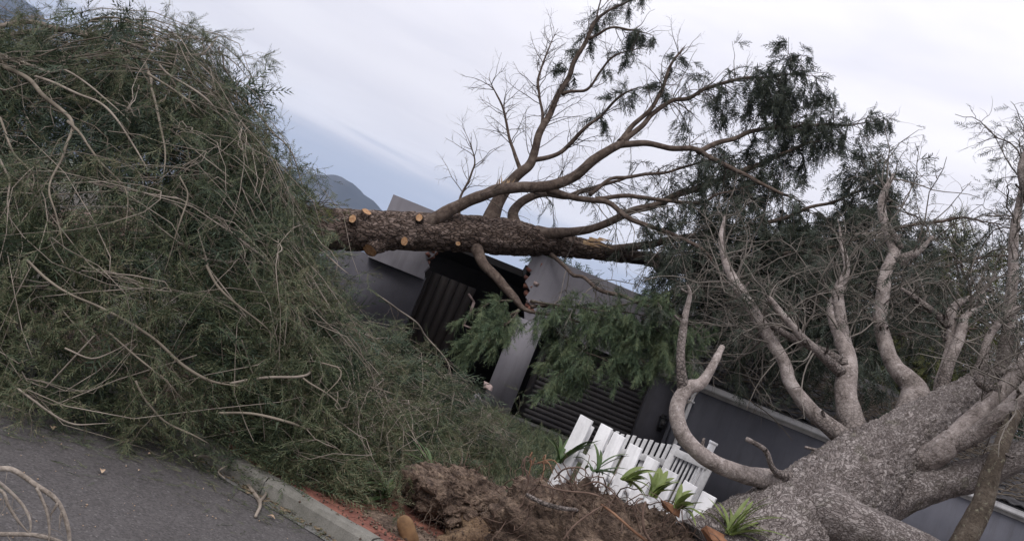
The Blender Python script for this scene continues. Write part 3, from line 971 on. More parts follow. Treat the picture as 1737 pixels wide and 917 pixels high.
# ================================================================== LIMBS
def limb(name, pts, mat, parent, sides=12, spacing=0.04, bump_=0.06, plates=0.0, pscale=14, stretch=1.0, seed=0, flare=0.0, wig=0.0, tipcap=True, bscale=9.0):
    """pts: (px, py, Y, width in photograph pixels) -> tapered limb mesh; returns centre line and radii"""
    C = np.array([P(p[0], p[1], p[2]) for p in pts])
    R = np.array([p[3] / 2 * p[2] / FPX for p in pts])
    if pts[-1][3] < 4.5: R[-1] *= 0.3
    return limb3(name, C, R, mat, parent, sides, spacing, bump_, plates, pscale, stretch, seed, flare, wig, bscale)


def limb3(name, C, R, mat, parent, sides=12, spacing=0.04, bump_=0.06, plates=0.0, pscale=14, stretch=1.0, seed=0, flare=0.0, wig=0.0, bscale=9.0):
    L = np.linalg.norm(np.diff(C, axis=0), axis=1).sum()
    n = max(6, int(L / spacing))
    c, r = resample(C, n, R)
    if wig:
        s = np.linspace(0, L, n)[:, None] * 2.2
        env = np.minimum(1, np.linspace(0, 4, n))[:, None]
        c = c + env * wig * np.stack([vnoise(np.hstack([s, s * 0 + q * 7.1, s * 0 + seed]), seed + q) for q in range(3)], -1)
    if flare:
        s = np.linspace(0, L, n)
        r = r * (1 + flare * np.exp(-s / (r[0] * 1.6)))
    V, F, U = tube(c, r, sides, bump_, bscale, seed, plates, pscale, stretch)
    if mat is not None:
        build(name, V, F, mat, parent, U, True)
    return c, r


def stackK(ls, K=14):
    """centre lines resampled to K points each"""
    Ps, Rs = [], []
    for c, r in ls:
        p, q = resample(c, K, r)
        Ps.append(p); Rs.append(q)
    return np.array(Ps), np.array(Rs)


def cat2(*prs):
    return np.concatenate([p[0] for p in prs]), np.concatenate([p[1] for p in prs])


T_FEATH = [spray_template(s, 14, 0.20, 0.075, 0.0075, 0.05, 36) for s in range(4)]
T_HEAP = [spray_template(80 + s, 15, 0.21, 0.058, 0.0062, 0.05, 36) for s in range(4)]
T_TUFT = [spray_template(20 + s, 12, 0.13, 0.060, 0.0085, 0.03, 48) for s in range(4)]
T_FROND = [spray_template(60 + s, 14, 0.24, 0.10, 0.011, 0.06, 34) for s in range(4)]
T_FAR = [spray_template(40 + s, 10, 0.22, 0.10, 0.016, 0.05, 42) for s in range(4)]

# ================================================================== UPROOTED GREY TREE (right)
TC = thing('uprooted_tree', G(1230, 900, 0.1) * 0 + np.array([1.9, 5.7, 0.1]), 'uprooted grey-barked tree leaning over, its bare limbs spread upward beside the white fence', 'tree')
limb('trunk', [(1225, 990, 5.45, 225), (1300, 930, 5.55, 196), (1375, 872, 5.75, 166), (1450, 814, 5.95, 146), (1522, 758, 6.2, 112), (1576, 716, 6.45, 84), (1622, 680, 6.65, 60), (1660, 650, 6.85, 38), (1685, 628, 7.0, 22)],
     M['bark_grey'], TC, 170, 0.009, 0.11, plates=0.020, pscale=30, stretch=1.4, seed=3, bscale=4.5)
C_l = []
def cl(pts, seed, sides=16, name='branch', mat='limb_grey', flare=0.45, wig=0.036, sp=0.02, bump_=0.16, plates=0.0):
    r = limb(name, pts, M[mat], TC, sides, sp, bump_, plates, 26, 1.6, seed, flare, wig, bscale=13.0)
    C_l.append(r)
    return r


cl([(1358, 826, 5.75, 42), (1310, 812, 5.62, 33), (1269, 803, 5.55, 30), (1213, 778, 5.5, 28), (1165, 735, 5.5, 27), (1148, 688, 5.55, 26), (1162, 655, 5.6, 25), (1186, 645, 5.65, 19), (1212, 610, 5.7, 14), (1229, 582, 5.8, 10)], 1, 24)
cl([(1160, 664, 5.6, 20), (1156, 620, 5.6, 16), (1155, 588, 5.62, 14), (1160, 541, 5.65, 12), (1169, 500, 5.7, 8), (1163, 480, 5.7, 3)], 2, 14, flare=0.2)
cl([(1330, 808, 5.6, 13), (1313, 793, 5.5, 10), (1298, 767, 5.45, 10), (1264, 749, 5.4, 8)], 3, 10, flare=0.4)
cl([(1440, 790, 5.95, 12), (1415, 778, 5.9, 8), (1366, 764, 5.9, 5)], 4, 10, flare=0.3)
cl([(1462, 770, 6.1, 44), (1432, 744, 6.1, 31), (1382, 704, 6.15, 26), (1342, 654, 6.25, 24), (1325, 609, 6.35, 22), (1292, 558, 6.5, 21), (1256, 499, 6.7, 19), (1234, 452, 6.9, 13), (1224, 406, 7.1, 8), (1232, 370, 7.2, 5)], 5, 20)
cl([(1476, 785, 6.15, 52), (1454, 733, 6.25, 44), (1440, 672, 6.35, 37), (1434, 620, 6.5, 33), (1420, 570, 6.65, 24), (1411, 528, 6.8, 20), (1428, 490, 6.9, 16), (1440, 455, 7.0, 11), (1428, 415, 7.1, 7), (1415, 370, 7.2, 4)], 6, 24)
cl([(1434, 625, 6.5, 26), (1436, 580, 6.6, 22), (1433, 535, 6.7, 20), (1428, 490, 6.85, 17), (1436, 465, 6.9, 11)], 7, 18, flare=0.2)
cl([(1428, 632, 6.45, 18), (1395, 605, 6.35, 16), (1368, 582, 6.3, 15), (1330, 540, 6.3, 12), (1303, 508, 6.3, 9)], 8, 14, flare=0.2)
cl([(1424, 612, 6.5, 16), (1395, 590, 6.55, 15), (1350, 570, 6.6, 13), (1310, 548, 6.6, 11), (1280, 528, 6.7, 7)], 9, 14, flare=0.2)
cl([(1540, 755, 6.4, 62), (1542, 706, 6.5, 48), (1549, 662, 6.65, 42), (1519, 620, 6.75, 29), (1502, 575, 6.9, 25), (1492, 530, 7.0, 23), (1504, 470, 7.15, 22), (1524, 425, 7.3, 21), (1503, 380, 7.4, 17), (1493, 335, 7.5, 13), (1508, 296, 7.6, 7)], 10, 24)
cl([(1518, 446, 7.25, 19), (1545, 436, 7.3, 14), (1566, 424, 7.35, 11), (1586, 402, 7.4, 6)], 11, 12, flare=0.2)
cl([(1528, 422, 7.3, 12), (1520, 405, 7.3, 10), (1512, 392, 7.35, 6)], 12, 10, flare=0.2)
cl([(1575, 735, 6.6, 60), (1592, 690, 6.75, 34), (1597, 640, 6.85, 24), (1606, 590, 7.0, 20), (1612, 535, 7.1, 17), (1630, 512, 7.2, 13), (1664, 500, 7.3, 9), (1690, 470, 7.4, 5)], 13, 18)
cl([(1594, 680, 6.75, 24), (1610, 620, 6.8, 19), (1630, 570, 6.9, 18), (1642, 536, 7.0, 14), (1668, 520, 7.05, 9), (1672, 495, 7.1, 5)], 14, 16, flare=0.2)
cl([(1490, 800, 6.22, 60), (1540, 787, 6.08, 50), (1585, 764, 5.95, 40), (1622, 733, 5.9, 36), (1664, 699, 5.85, 32), (1700, 664, 5.85, 27), (1745, 600, 5.9, 26), (1790, 540, 6.0, 20)], 15, 24)
cl([(1572, 772, 6.02, 18), (1600, 760, 5.92, 30), (1652, 738, 5.8, 31), (1697, 706, 5.7, 30), (1745, 654, 5.65, 28), (1800, 590, 5.6, 28)], 16, 20, flare=0.15)
cl([(1455, 850, 6.05, 84), (1510, 838, 6.03, 70), (1580, 822, 6.0, 56), (1650, 808, 5.95, 52), (1697, 790, 5.9, 49), (1745, 768, 5.85, 46), (1820, 725, 5.8, 46)], 17, 28, mat='bark_grey', plates=0.004)
cl([(1745, 640, 5.75, 14), (1722, 695, 5.7, 20), (1690, 765, 5.5, 27), (1675, 800, 5.45, 31), (1662, 850, 5.4, 34), (1640, 900, 5.35, 38), (1612, 960, 5.3, 42)], 18, 20, mat='limb_dark', flare=0.0)
cl([(1390, 876, 5.55, 90), (1450, 890, 5.3, 66), (1510, 906, 5.2, 52), (1570, 935, 5.15, 52), (1640, 985, 5.1, 44)], 19, 32, mat='bark_grey', plates=0.004)
cl([(1700, 640, 6.9, 26), (1704, 580, 7.0, 22), (1708, 520, 7.1, 19), (1716, 450, 7.2, 17), (1728, 370, 7.3, 14), (1740, 300, 7.4, 10), (1765, 240, 7.5, 6)], 20, 16)
cl([(1745, 350, 7.3, 12), (1733, 310, 7.3, 11), (1727, 280, 7.35, 10), (1738, 248, 7.4, 9), (1770, 215, 7.5, 5)], 21, 10, flare=0.1)
cl([(1650, 650, 6.8, 22), (1672, 600, 6.8, 15), (1690, 560, 6.9, 12), (1722, 530, 7.0, 9), (1760, 515, 7.1, 6)], 22, 12)
cl([(1700, 662, 5.85, 18), (1672, 655, 5.9, 12), (1655, 640, 5.9, 9), (1662, 612, 5.95, 6), (1684, 600, 6.0, 3)], 23, 10, flare=0.2)
cl([(1612, 555, 7.05, 14), (1575, 520, 7.1, 11), (1545, 495, 7.2, 8), (1525, 482, 7.3, 5)], 24, 10, flare=0.2)
# bare twigs on those limbs
rc = np.random.default_rng(21)
PC, RC = stackK(C_l)
sel = [4, 5, 6, 7, 8, 9, 10, 12, 13, 14, 15, 19, 20, 21, 22, 23]
PC2, RC2 = PC[sel], RC[sel]
g1 = grow(rc, PC2, RC2, 330, 0.38, 1.0, (0.35, 1.2), 9, (30, 75), 0.15, 0.38, 0.009, taper=0.3)
gr1 = grow(rc, PC[[0, 1]], RC[[0, 1]], 10, 0.62, 1.0, (0.1, 0.35), 9, (30, 75), 0.1, 0.38, 0.005)
g1 = cat2(g1, gr1)
g2 = grow(rc, g1[0], g1[1], 1700, 0.15, 1.0, (0.15, 0.5), 7, (30, 75), 0.2, 0.42, 0.0042)
g3 = grow(rc, g2[0], g2[1], 2800, 0.2, 1.0, (0.08, 0.26), 5, (30, 70), 0.35, 0.4, 0.0026)
g0 = grow(rc, PC, RC, 170, 0.1, 0.95, (0.03, 0.13), 4, (45, 85), -0.1, 0.2, 0.014, taper=0.2, tip=0.75)
V, F, U = batch_tubes(*g0, 7)
build('snapped_stubs', V, F, M['limb_grey'], TC, U, kind='stuff')
V, F, U = join([batch_tubes(*g1, 5), batch_tubes(*g2, 3), batch_tubes(*g3, 3)])
build('twigs', V, F, M['twig_grey'], TC, U, kind='stuff')
o_, d_ = along(rc, g3[0], 2200, 0.3, 1.0, 0.6, 0.5)
mk = P(0, 0, 1)
pxs, pys = proj(o_)
keep = (pys < 560) & (pxs > 1250)
V, F = sprays(rc, o_[keep], d_[keep], rc.uniform(0.5, 1.0, keep.sum()), T_TUFT)
build('foliage', V, F, M['needles_dark'], TC, kind='stuff')


# ---- earth and roots torn up with it
def blob(name, c, rad, mat, parent, seed, amp=0.12, rot=0.0, nu=110, nv=70, power=2.6, dents=(), fine=0.02, scale=3.2):
    th = np.linspace(0, 2 * math.pi, nu + 1)
    ph = np.linspace(-math.pi / 2, math.pi / 2, nv)
    t, p = np.meshgrid(th, ph)
    d = np.stack([np.cos(p) * np.cos(t), np.cos(p) * np.sin(t), np.sin(p)], -1)
    e = 2.0 / power
    q = np.sign(d) * np.abs(d) ** e
    q /= np.linalg.norm(q, axis=-1, keepdims=True) ** 0.35
    rad = np.array(rad)
    base = q * rad
    n0 = fbm(base * scale, 4, seed)
    d1, d2, _ = worley(base * scale * 2.4, seed)
    chunk = np.clip((d2 - d1) / 0.25, 0, 1) ** 0.5
    base = base * (1 + amp * n0 + amp * 0.45 * (0.5 - d1) + amp * 0.22 * (chunk - 0.7))[..., None]
    w = base + np.array(c)
    for dc, dr, dd in dents:
        dist = np.linalg.norm(w - np.array(dc), axis=-1)
        k = np.clip(1 - dist / dr, 0, 1) ** 1.3
        w = w - unit(base) * (k * dd)[..., None]
    w = w + unit(base) * (fine * fbm(w * 17, 3, seed + 3))[..., None]
    cr, sr = math.cos(rot), math.sin(rot)
    rel = w - np.array(c)
    w = np.stack([rel[..., 0] * cr - rel[..., 1] * sr, rel[..., 0] * sr + rel[..., 1] * cr, rel[..., 2]], -1) + np.array(c)
    W = nu + 1
    i, j = np.meshgrid(np.arange(nv - 1), np.arange(nu), indexing='ij')
    a = (i * W + j).ravel()
    o = build(name, w.reshape(-1, 3), np.stack([a, a + 1, a + W + 1, a + W], 1), mat, parent, smooth=True)
    return o, w


plate, pw = blob('root_plate', (1.28, 5.55, 0.33), (0.80, 0.42, 0.53), M['soil'], TC, 4, 0.42, rot=-0.25, nu=220, nv=130, power=3.2, fine=0.05)
rr_ = np.random.default_rng(8)
# thin matted roots over the plate's face
def roots_on(w, n, L, K, rad, rng, drop=0.4, front=True, out=0.02):
    flat = w.reshape(-1, 3)
    c = flat.mean(0)
    cand = flat[(flat[:, 1] < c[1] + 0.1) | (flat[:, 2] > c[2] + 0.1)] if front else flat
    s = cand[rng.integers(0, len(cand), n)]
    nrm = unit(s - c)
    d = rng.normal(size=(n, 3))
    d = unit(d - nrm * (d * nrm).sum(1, keepdims=True) * 0.9)
    out_ = np.zeros((n, K, 3))
    out_[:, 0] = s - nrm * 0.02
    ln = rng.uniform(L[0], L[1], n)
    st = (ln / (K - 1))[:, None]
    for k in range(1, K):
        d = unit(d + rng.normal(size=(n, 3)) * 0.45 + np.array([0, 0, -drop / K]) + nrm * (0.25 if k < K / 2 else -0.15))
        out_[:, k] = out_[:, k - 1] + d * st
    R = (rad * rng.uniform(0.5, 1.3, n))[:, None] * np.linspace(1, 0.35, K)[None]
    return out_, R


ra_ = roots_on(pw, 380, (0.12, 0.5), 10, 0.005, rr_)
rb_ = roots_on(pw, 700, (0.05, 0.2), 7, 0.0025, rr_)
V, F, U = join([batch_tubes(*ra_, 5), batch_tubes(*rb_, 3)])
build('fine_roots', V, F, M['root'], TC, U, kind='stuff')
for k, (pts, mt_) in enumerate([
    ([(905, 782, 5.25, 6), (893, 772, 5.2, 6), (890, 790, 5.2, 6), (897, 812, 5.2, 7), (893, 835, 5.2, 7)], 'root'),
    ([(893, 838, 5.15, 15), (925, 852, 5.1, 17), (955, 862, 5.15, 16), (985, 868, 5.3, 10)], 'limb_grey'),
    ([(1020, 855, 5.1, 8), (1050, 880, 5.02, 9), (1080, 905, 5.0, 10), (1110, 925, 5.0, 11)], 'root_red'),
    ([(1095, 850, 5.05, 8), (1092, 880, 5.0, 9), (1096, 905, 4.98, 11), (1115, 930, 5.0, 12)], 'root'),
    ([(940, 812, 5.15, 6), (955, 797, 5.1, 6), (985, 795, 5.1, 5), (1000, 812, 5.12, 5)], 'root'),
    ([(918, 822, 5.15, 5), (960, 832, 5.08, 6), (1010, 838, 5.05, 6), (1050, 860, 5.05, 4)], 'root'),
    ([(985, 825, 5.1, 6), (1010, 815, 5.05, 6), (1035, 830, 5.05, 5), (1055, 860, 5.05, 4)], 'root'),
    ([(955, 915, 5.0, 7), (975, 890, 5.0, 7), (1010, 865, 5.05, 6), (1040, 850, 5.08, 4)], 'root'),
    ([(1090, 845, 5.05, 5), (1080, 860, 5.0, 6), (1090, 875, 4.98, 8)], 'root')]):
    limb('root', [(q[0], q[1], q[2], q[3] * 0.48) for q in pts], M[mt_], TC, 10, 0.012, 0.12, seed=60 + k, wig=0.012)
rt = []
for k in range(9):
    a = P(900 + rr_.uniform(-5, 25), 778 + rr_.uniform(-4, 8), 5.25)
    b_ = a + np.array([rr_.uniform(-.02, .12), rr_.uniform(-.1, .0), rr_.uniform(-.10, .02)])
    rt.append((np.array([a, (a + b_) / 2 + np.array([0, 0, .03]), b_]), np.array([0.005, 0.004, 0.002])))
Pp, Rp = stackK(rt, 7)
V, F, U = batch_tubes(Pp, Rp, 5)
build('torn_roots', V, F, M['root_red'], TC, U)

clod = thing('earth_clod', (0.27, 6.5, 0.1), 'clod of torn earth and turf with a dark hollow beneath, by the kerb', 'soil clod')
ck, cw = blob('earth', (0.31, 6.42, 0.35), (0.42, 0.34, 0.19), M['soil'], clod, 9, 0.5, rot=0.15, nu=170, nv=100, power=2.3, fine=0.05,
              dents=((P(752, 850, 6.1), 0.15, 0.12), (P(815, 822, 6.2), 0.1, 0.1)))
blob('earth_stem', (0.52, 6.50, 0.20), (0.26, 0.26, 0.24), M['soil'], clod, 19, 0.45, nu=90, nv=60, power=2.3, fine=0.04)
blob('earth_stem', (0.10, 6.72, 0.20), (0.32, 0.16, 0.22), M['soil'], clod, 20, 0.4, nu=90, nv=60, power=2.3, fine=0.04)
hang = roots_on(cw[:45], 70, (0.10, 0.30), 8, 0.003, rr_, drop=2.5)
V, F, U = batch_tubes(*hang, 4)
build('hanging_roots', V, F, M['root_pale'], clod, U, kind='stuff')
rk = roots_on(cw, 230, (0.05, 0.24), 8, 0.0032, rr_)
V, F, U = batch_tubes(*rk, 4)
build('fine_roots', V, F, M['root'], clod, U, kind='stuff')
blob_s, sw = blob('soil_heap', (0.74, 6.02, 0.02), (0.50, 0.36, 0.40), M['soil_sandy'], None, 14, 0.40, rot=-0.1, nu=110, nv=70, power=2.2)
tag(blob_s, 'heap of sandy orange soil between the earth clod and the root plate', 'soil heap')
b2, sw2 = blob('soil_spill', (0.02, 5.90, 0.09), (0.40, 0.22, 0.06), M['soil'], None, 17, 0.25, rot=-0.45, nu=80, nv=40, power=2.0)
tag(b2, 'low dark soil spilled over the kerb below the earth clod', 'soil')
# crumbs of soil
cr_ = np.random.default_rng(31)
tvs = np.array([(1, 0, 0), (-1, 0, 0), (0, 1, 0), (0, -1, 0), (0, 0, 1), (0, 0, -1)], float)
tfs = np.array([(0, 2, 4), (2, 1, 4), (1, 3, 4), (3, 0, 4), (2, 0, 5), (1, 2, 5), (3, 1, 5), (0, 3, 5)])
def crumbs(name, centres, sizes, mat, parent=None, kind='stuff'):
    n = len(centres)
    V = centres[:, None, :] + tvs[None] * (sizes[:, None, None] * cr_.uniform(0.5, 1.2, (n, 6, 1)))
    F = (tfs[None] + (np.arange(n) * 6)[:, None, None]).reshape(-1, 3)
    o = build(name, V.reshape(-1, 3), F, mat, parent)
    o['kind'] = kind
    return o


allw = np.vstack([sw.reshape(-1, 3), sw2.reshape(-1, 3), sw2.reshape(-1, 3)])
pts = allw[cr_.integers(0, len(allw), 1500)] + cr_.normal(size=(1500, 3)) * 0.012
gr_ = np.stack([cr_.normal(0.1, 0.35, 500), cr_.normal(5.9, 0.2, 500), np.full(500, 0.126)], -1)
pts = np.vstack([pts, gr_])
tag(crumbs('soil_crumbs', pts, cr_.uniform(0.003, 0.014, len(pts)) , M['soil']), 'loose crumbs of soil scattered over the heap and bricks', 'soil')
pf = pw.reshape(-1, 3); pf = pf[(pf[:, 1] < 5.6) | (pf[:, 2] > 0.5)]
q_ = pf[cr_.integers(0, len(pf), 2600)] + cr_.normal(size=(2600, 3)) * 0.008
crumbs('soil_crumbs', q_, cr_.uniform(0.003, 0.013, 2600), M['soil'], TC)
pf = cw.reshape(-1, 3)
q_ = pf[cr_.integers(0, len(pf), 1600)] + cr_.normal(size=(1600, 3)) * 0.008
crumbs('soil_crumbs', q_, cr_.uniform(0.003, 0.012, 1600), M['soil'], clod)
# stones and pot shards
def stone(name, px, py, Y, rad, mat, label, cat, seed, rot=(0, 0, 0), power=2.8, group=None, amp=0.30, fine=0.010, sc=16):
    c = P(px, py, Y)
    o, w = blob(name, (0, 0, 0), rad, mat, None, seed, amp, nu=56, nv=36, power=power, fine=fine, scale=sc)
    o.location = tuple(c)
    o.rotation_euler = rot
    return tag(o, label, cat, group)


stone('stone', 692, 902, 5.72, (0.058, 0.05, 0.125), M['stone_tan'], 'upright tan stone standing in the soil beside the kerb', 'stone', 41, (0.1, -0.72, 0), amp=0.12, fine=0.004, sc=9)
import bmesh
def lump(name, px, py, Y, rad, mat, label, cat, seed, rot, power=None, group=None, n=16):
    r = np.random.default_rng(seed)
    bm_ = bmesh.new()
    for v in r.uniform(-1, 1, (n, 3)) * np.array(rad):
        bm_.verts.new(v)
    bmesh.ops.convex_hull(bm_, input=bm_.verts)
    for v in [v for v in bm_.verts if not v.link_faces]: bm_.verts.remove(v)
    me = bpy.data.meshes.new(name); bm_.to_mesh(me); bm_.free()
    o = link(name, me, None, mat, P(px, py, Y))
    o.rotation_euler = rot
    return tag(o, label, cat, group)


lump('clay_shard', 1140, 862, 5.33, (0.085, 0.05, 0.028), M['terracotta'], 'orange clay lump among the leaves on top of the root plate', 'clay', 42, (0, 0.15, 0), n=26)
lump('clay_shard', 1216, 912, 5.2, (0.10, 0.06, 0.045), M['terracotta'], 'orange clay lump at the foot of the grey trunk', 'clay', 43, (0, 0.1, 0), n=26)

# ================================================================== WHITE FENCES
def obox(name, c, ax, half, mat, parent, bevel=0.0):
    """oriented box: centre, three axes (rows), half sizes"""
    V = np.array([np.array(c) + ax[0] * half[0] * i + ax[1] * half[1] * j + ax[2] * half[2] * k for k in (-1, 1) for j in (-1, 1) for i in (-1, 1)])
    F = np.array([(0, 2, 3, 1), (4, 5, 7, 6), (0, 1, 5, 4), (2, 6, 7, 3), (0, 4, 6, 2), (1, 3, 7, 5)])
    o = build(name, V, F, mat, parent)
    if bevel:
        md = o.modifiers.new('bevel', 'BEVEL'); md.width = bevel; md.segments = 2
    return o


fr_ = np.random.default_rng(4)
tops = [(996, 708), (1030, 722), (1052, 737), (1080, 756), (1109, 778), (1140, 799), (1173, 820), (1204, 838)]
fence = thing('picket_fence', (1.4, 6.5, 0.12), 'white wooden picket fence of wide boards pushed over by the root plate', 'fence')
tp = np.array([P(x, y, 6.95 - 0.85 * i / 7) for i, (x, y) in enumerate(tops)])
fdir = unit(tp[-1] - tp[0]); fdir[2] = 0; fdir = unit(fdir)
for i, p in enumerate(tp):
    lean = 0.085 + fr_.uniform(-0.02, 0.025) + (0.02 if i > 5 else 0)
    up = unit(np.array([0, 0.06, 1.0]) + fdir * lean)
    ax0 = unit(fdir - up * (fdir @ up))
    nrm = np.cross(ax0, up)
    h = 0.92
    w = 0.058 if i else 0.066
    obox('picket', p - up * h / 2, np.array([ax0, nrm, up]), (w, 0.012, h / 2), M['white_paint'], fence, 0.003)
for dz in (0.30, 0.66):
    a, b_ = tp[0] - np.array([0.0, 0, dz]), tp[-1] - np.array([0.02, 0, dz + 0.02])
    bk = np.array([-fdir[1], fdir[0], 0]); bk = bk * (1 if bk[1] > 0 else -1) * 0.032
    a += bk - fdir * 0.085 * dz; b_ += bk - fdir * 0.085 * dz
    beam('rail', a - np.array([0, 0, 0]), b_, 0.03, 0.07, M['white_paint'], fence)
beam('post', tp[0] + bk * 2.4 + np.array([0, 0, -0.05]), tp[0] + bk * 2.4 + np.array([-0.08, 0.0, -1.0]), 0.07, 0.07, M['white_paint'], fence, upv=(0, 1, 0))


def slat_panel(name, tl, tr, Y0, Y1, h, n, label, lean, sw=0.017, frame=True, wave=0.0, topout=0.0):
    a, b_ = P(tl[0], tl[1], Y0), P(tr[0], tr[1], Y1)
    t = thing(name, ((a + b_) / 2 * np.array([1, 1, 0]) + np.array([0, 0, .12])), label, 'fence')
    dr = unit(b_ - a)
    up = unit(np.array([0, 0.03, 1.0]) + dr * lean)
    up = unit(up - dr * (up @ dr) * 0.0)
    nrm = unit(np.cross(dr, up))
    L = np.linalg.norm(b_ - a)
    for k in range(n):
        s = (k + 0.5) / n
        p = a + (b_ - a) * s + up * (topout + wave * math.sin(k * 2.1)) - up * 0.02
        obox('slat', p - up * h / 2, np.array([dr, nrm, up]), (sw, 0.009, h / 2), M['weathered_white'], t, 0.004)
    for dz in ((0.0 if frame else 0.13), h * 0.62):
        c = (a + b_) / 2 - up * dz + nrm * 0.026
        obox('rail', c, np.array([dr, nrm, up]), (L / 2 + 0.02, 0.014, 0.032), M['weathered_white'], t, 0.003)
    if frame:
        for q, s in ((a, -1), (b_, 1)):
            obox('stile', q - up * (h / 2 - 0.03) + dr * s * 0.035, np.array([dr, nrm, up]), (0.03, 0.022, h / 2 + 0.03), M['weathered_white'], t, 0.004)
    return t


slat_panel('slatted_fence', (1030, 735), (1137, 762), 8.1, 7.9, 0.85, 11, 'white fence of narrow round-topped slats between the wide pickets and the downpipe', 0.08, 0.018, False, 0.008, 0.06)
slat_panel('slatted_gate', (1150, 768), (1197, 789), 7.35, 7.25, 0.72, 7, 'white framed gate panel of narrow slats, rightmost behind the wide pickets', 0.10, 0.0095, True)
pst = thing('fence_post', P(1208, 757, 7.3) * np.array([1, 1, 0]) + np.array([0, 0, .12]), 'lone white post end below the grey curved limb', 'post')
pp = P(1209, 752, 7.6)
obox('post_shaft', pp - np.array([0.03, 0, 0.4]), np.array([unit(np.array([1, 0, -.08])), [0, 1, 0], unit(np.array([.08, 0, 1.0]))]), (0.028, 0.028, 0.40), M['white_paint'], pst, 0.004)
obox('post_cap', pp + np.array([0.004, 0, 0.008]), np.array([unit(np.array([1, 0, -.08])), [0, 1, 0], unit(np.array([.08, 0, 1.0]))]), (0.034, 0.034, 0.012), M['white_paint'], pst, 0.004)

# ================================================================== STRAP-LEAVED PLANTS
def leaf_mesh(name, L, w, arch, mat):
    n = 9
    V, F = [], []
    for i in range(n):
        t = i / (n - 1)
        x = L * t * (1 - 0.25 * arch * t * t)
        z = L * (0.0 - arch * 0.75 * t * t)
        ww = w * (0.55 + 0.9 * t - 1.35 * t ** 3) if t < 1 else 0.002
        V += [(x, -ww / 2, z + ww * 0.18), (x, 0, z), (x, ww / 2, z + ww * 0.18)]
    for i in range(n - 1):
        a = i * 3
        F += [(a, a + 1, a + 4, a + 3), (a + 1, a + 2, a + 5, a + 4)]
    me = bpy.data.meshes.new(name)
    me.from_pydata(V, [], F)
    me.polygons.foreach_set('use_smooth', np.ones(len(F), bool))
    me.materials.append(mat)
    return me


LM = {}
pr = np.random.default_rng(77)
def clump(px, py, Y, n, L, w, mat, label, tilt=(20, 75), az=None, archs=(0.2, 0.7)):
    c = P(px, py, Y)
    t = thing('strap_leaf_plant', c, label, 'plant', 'strap-leaved plants around the torn-up roots')
    for k in range(int(n * 1.15)):
        L_, w_ = L * 1.25, w * 1.1
        key = (mat, L, k % 5)
        if key not in LM:
            LM[key] = leaf_mesh('leaf', L_ * pr.uniform(0.7, 1.15), w_ * pr.uniform(0.8, 1.15), pr.uniform(*archs), M[mat])
        o = bpy.data.objects.new('leaf', LM[key])
        COL.objects.link(o)
        o.parent = t
        a = pr.uniform(0, 2 * math.pi) if az is None else math.radians(pr.uniform(*az))
        o.rotation_euler = (Matrix.Rotation(a, 3, 'Z') @ Matrix.Rotation(-math.radians(pr.uniform(*tilt)), 3, 'Y') @ Matrix.Rotation(pr.uniform(-.5, .5), 3, 'X')).to_euler()
        o.location = (pr.uniform(-.02, .02), pr.uniform(-.02, .02), 0)
    return t


clump(1008, 800, 5.45, 10, 0.20, 0.030, 'strap_dark', 'dark green strap-leaved plant in front of the third and fourth pickets', (10, 88), (-20, 130))
clump(1058, 815, 5.35, 11, 0.18, 0.042, 'strap_leaf', 'pale green strap-leaved plant on the root plate, left of the two by the clay lump', (10, 65), (-50, 60))
clump(1108, 842, 5.35, 13, 0.17, 0.045, 'strap_leaf', 'yellow-green broad-leaved plant just above the orange clay lump', (45, 88), (-60, 120))
clump(1148, 862, 5.30, 11, 0.16, 0.042, 'strap_leaf', 'yellow-green strap-leaved plant right of the orange clay lump', (15, 75), (-80, 90))
clump(1236, 905, 5.18, 20, 0.27, 0.030, 'strap_leaf', 'tall green strap-leaved plant at the foot of the grey trunk', (20, 88), (-70, 150))
clump(948, 785, 6.9, 9, 0.30, 0.035, 'strap_dark', 'upright dark strap-leaved plant left of the first picket', (55, 88))
clump(655, 842, 6.3, 16, 0.27, 0.040, 'strap_dark', 'dark floppy strap-leaved plant on the bricks left of the earth clod', (-10, 50), (70, 260))
clump(735, 800, 6.6, 5, 0.28, 0.03, 'strap_dark', 'few dark strap leaves sticking out above the earth clod', (30, 60), (100, 200))

# ================================================================== BIG CONIFER FALLEN ACROSS THE GARAGE
TB = thing('fallen_conifer', (-8.2, 13.6, 0.1), 'big brown conifer trunk fallen across the garage roof with its crown to the right', 'tree')
limb('trunk', [(-90, 400, 13.2, 74), (150, 392, 14.2, 72), (400, 384, 15.3, 70), (550, 388, 15.9, 68), (720, 393, 16.6, 64), (800, 397, 16.9, 62), (870, 403, 17.2, 62), (945, 414, 17.6, 42), (1040, 430, 18.1, 26), (1180, 452, 18.6, 18)],
     M['bark_brown'], TB, 84, 0.03, 0.06, plates=0.034, pscale=9, stretch=2.6, seed=13, bscale=2.5)
B_l = []
def bl_(pts, seed, sides=10, name='branch', mat='limb_brown', flare=0.3, wig=0.06, sp=0.06):
    r = limb(name, [(q[0], q[1], q[2], q[3] * 0.86) for q in pts], M[mat], TB, sides, sp, 0.10, 0, 14, 1, 100 + seed, flare, wig)
    B_l.append(r)
    return r


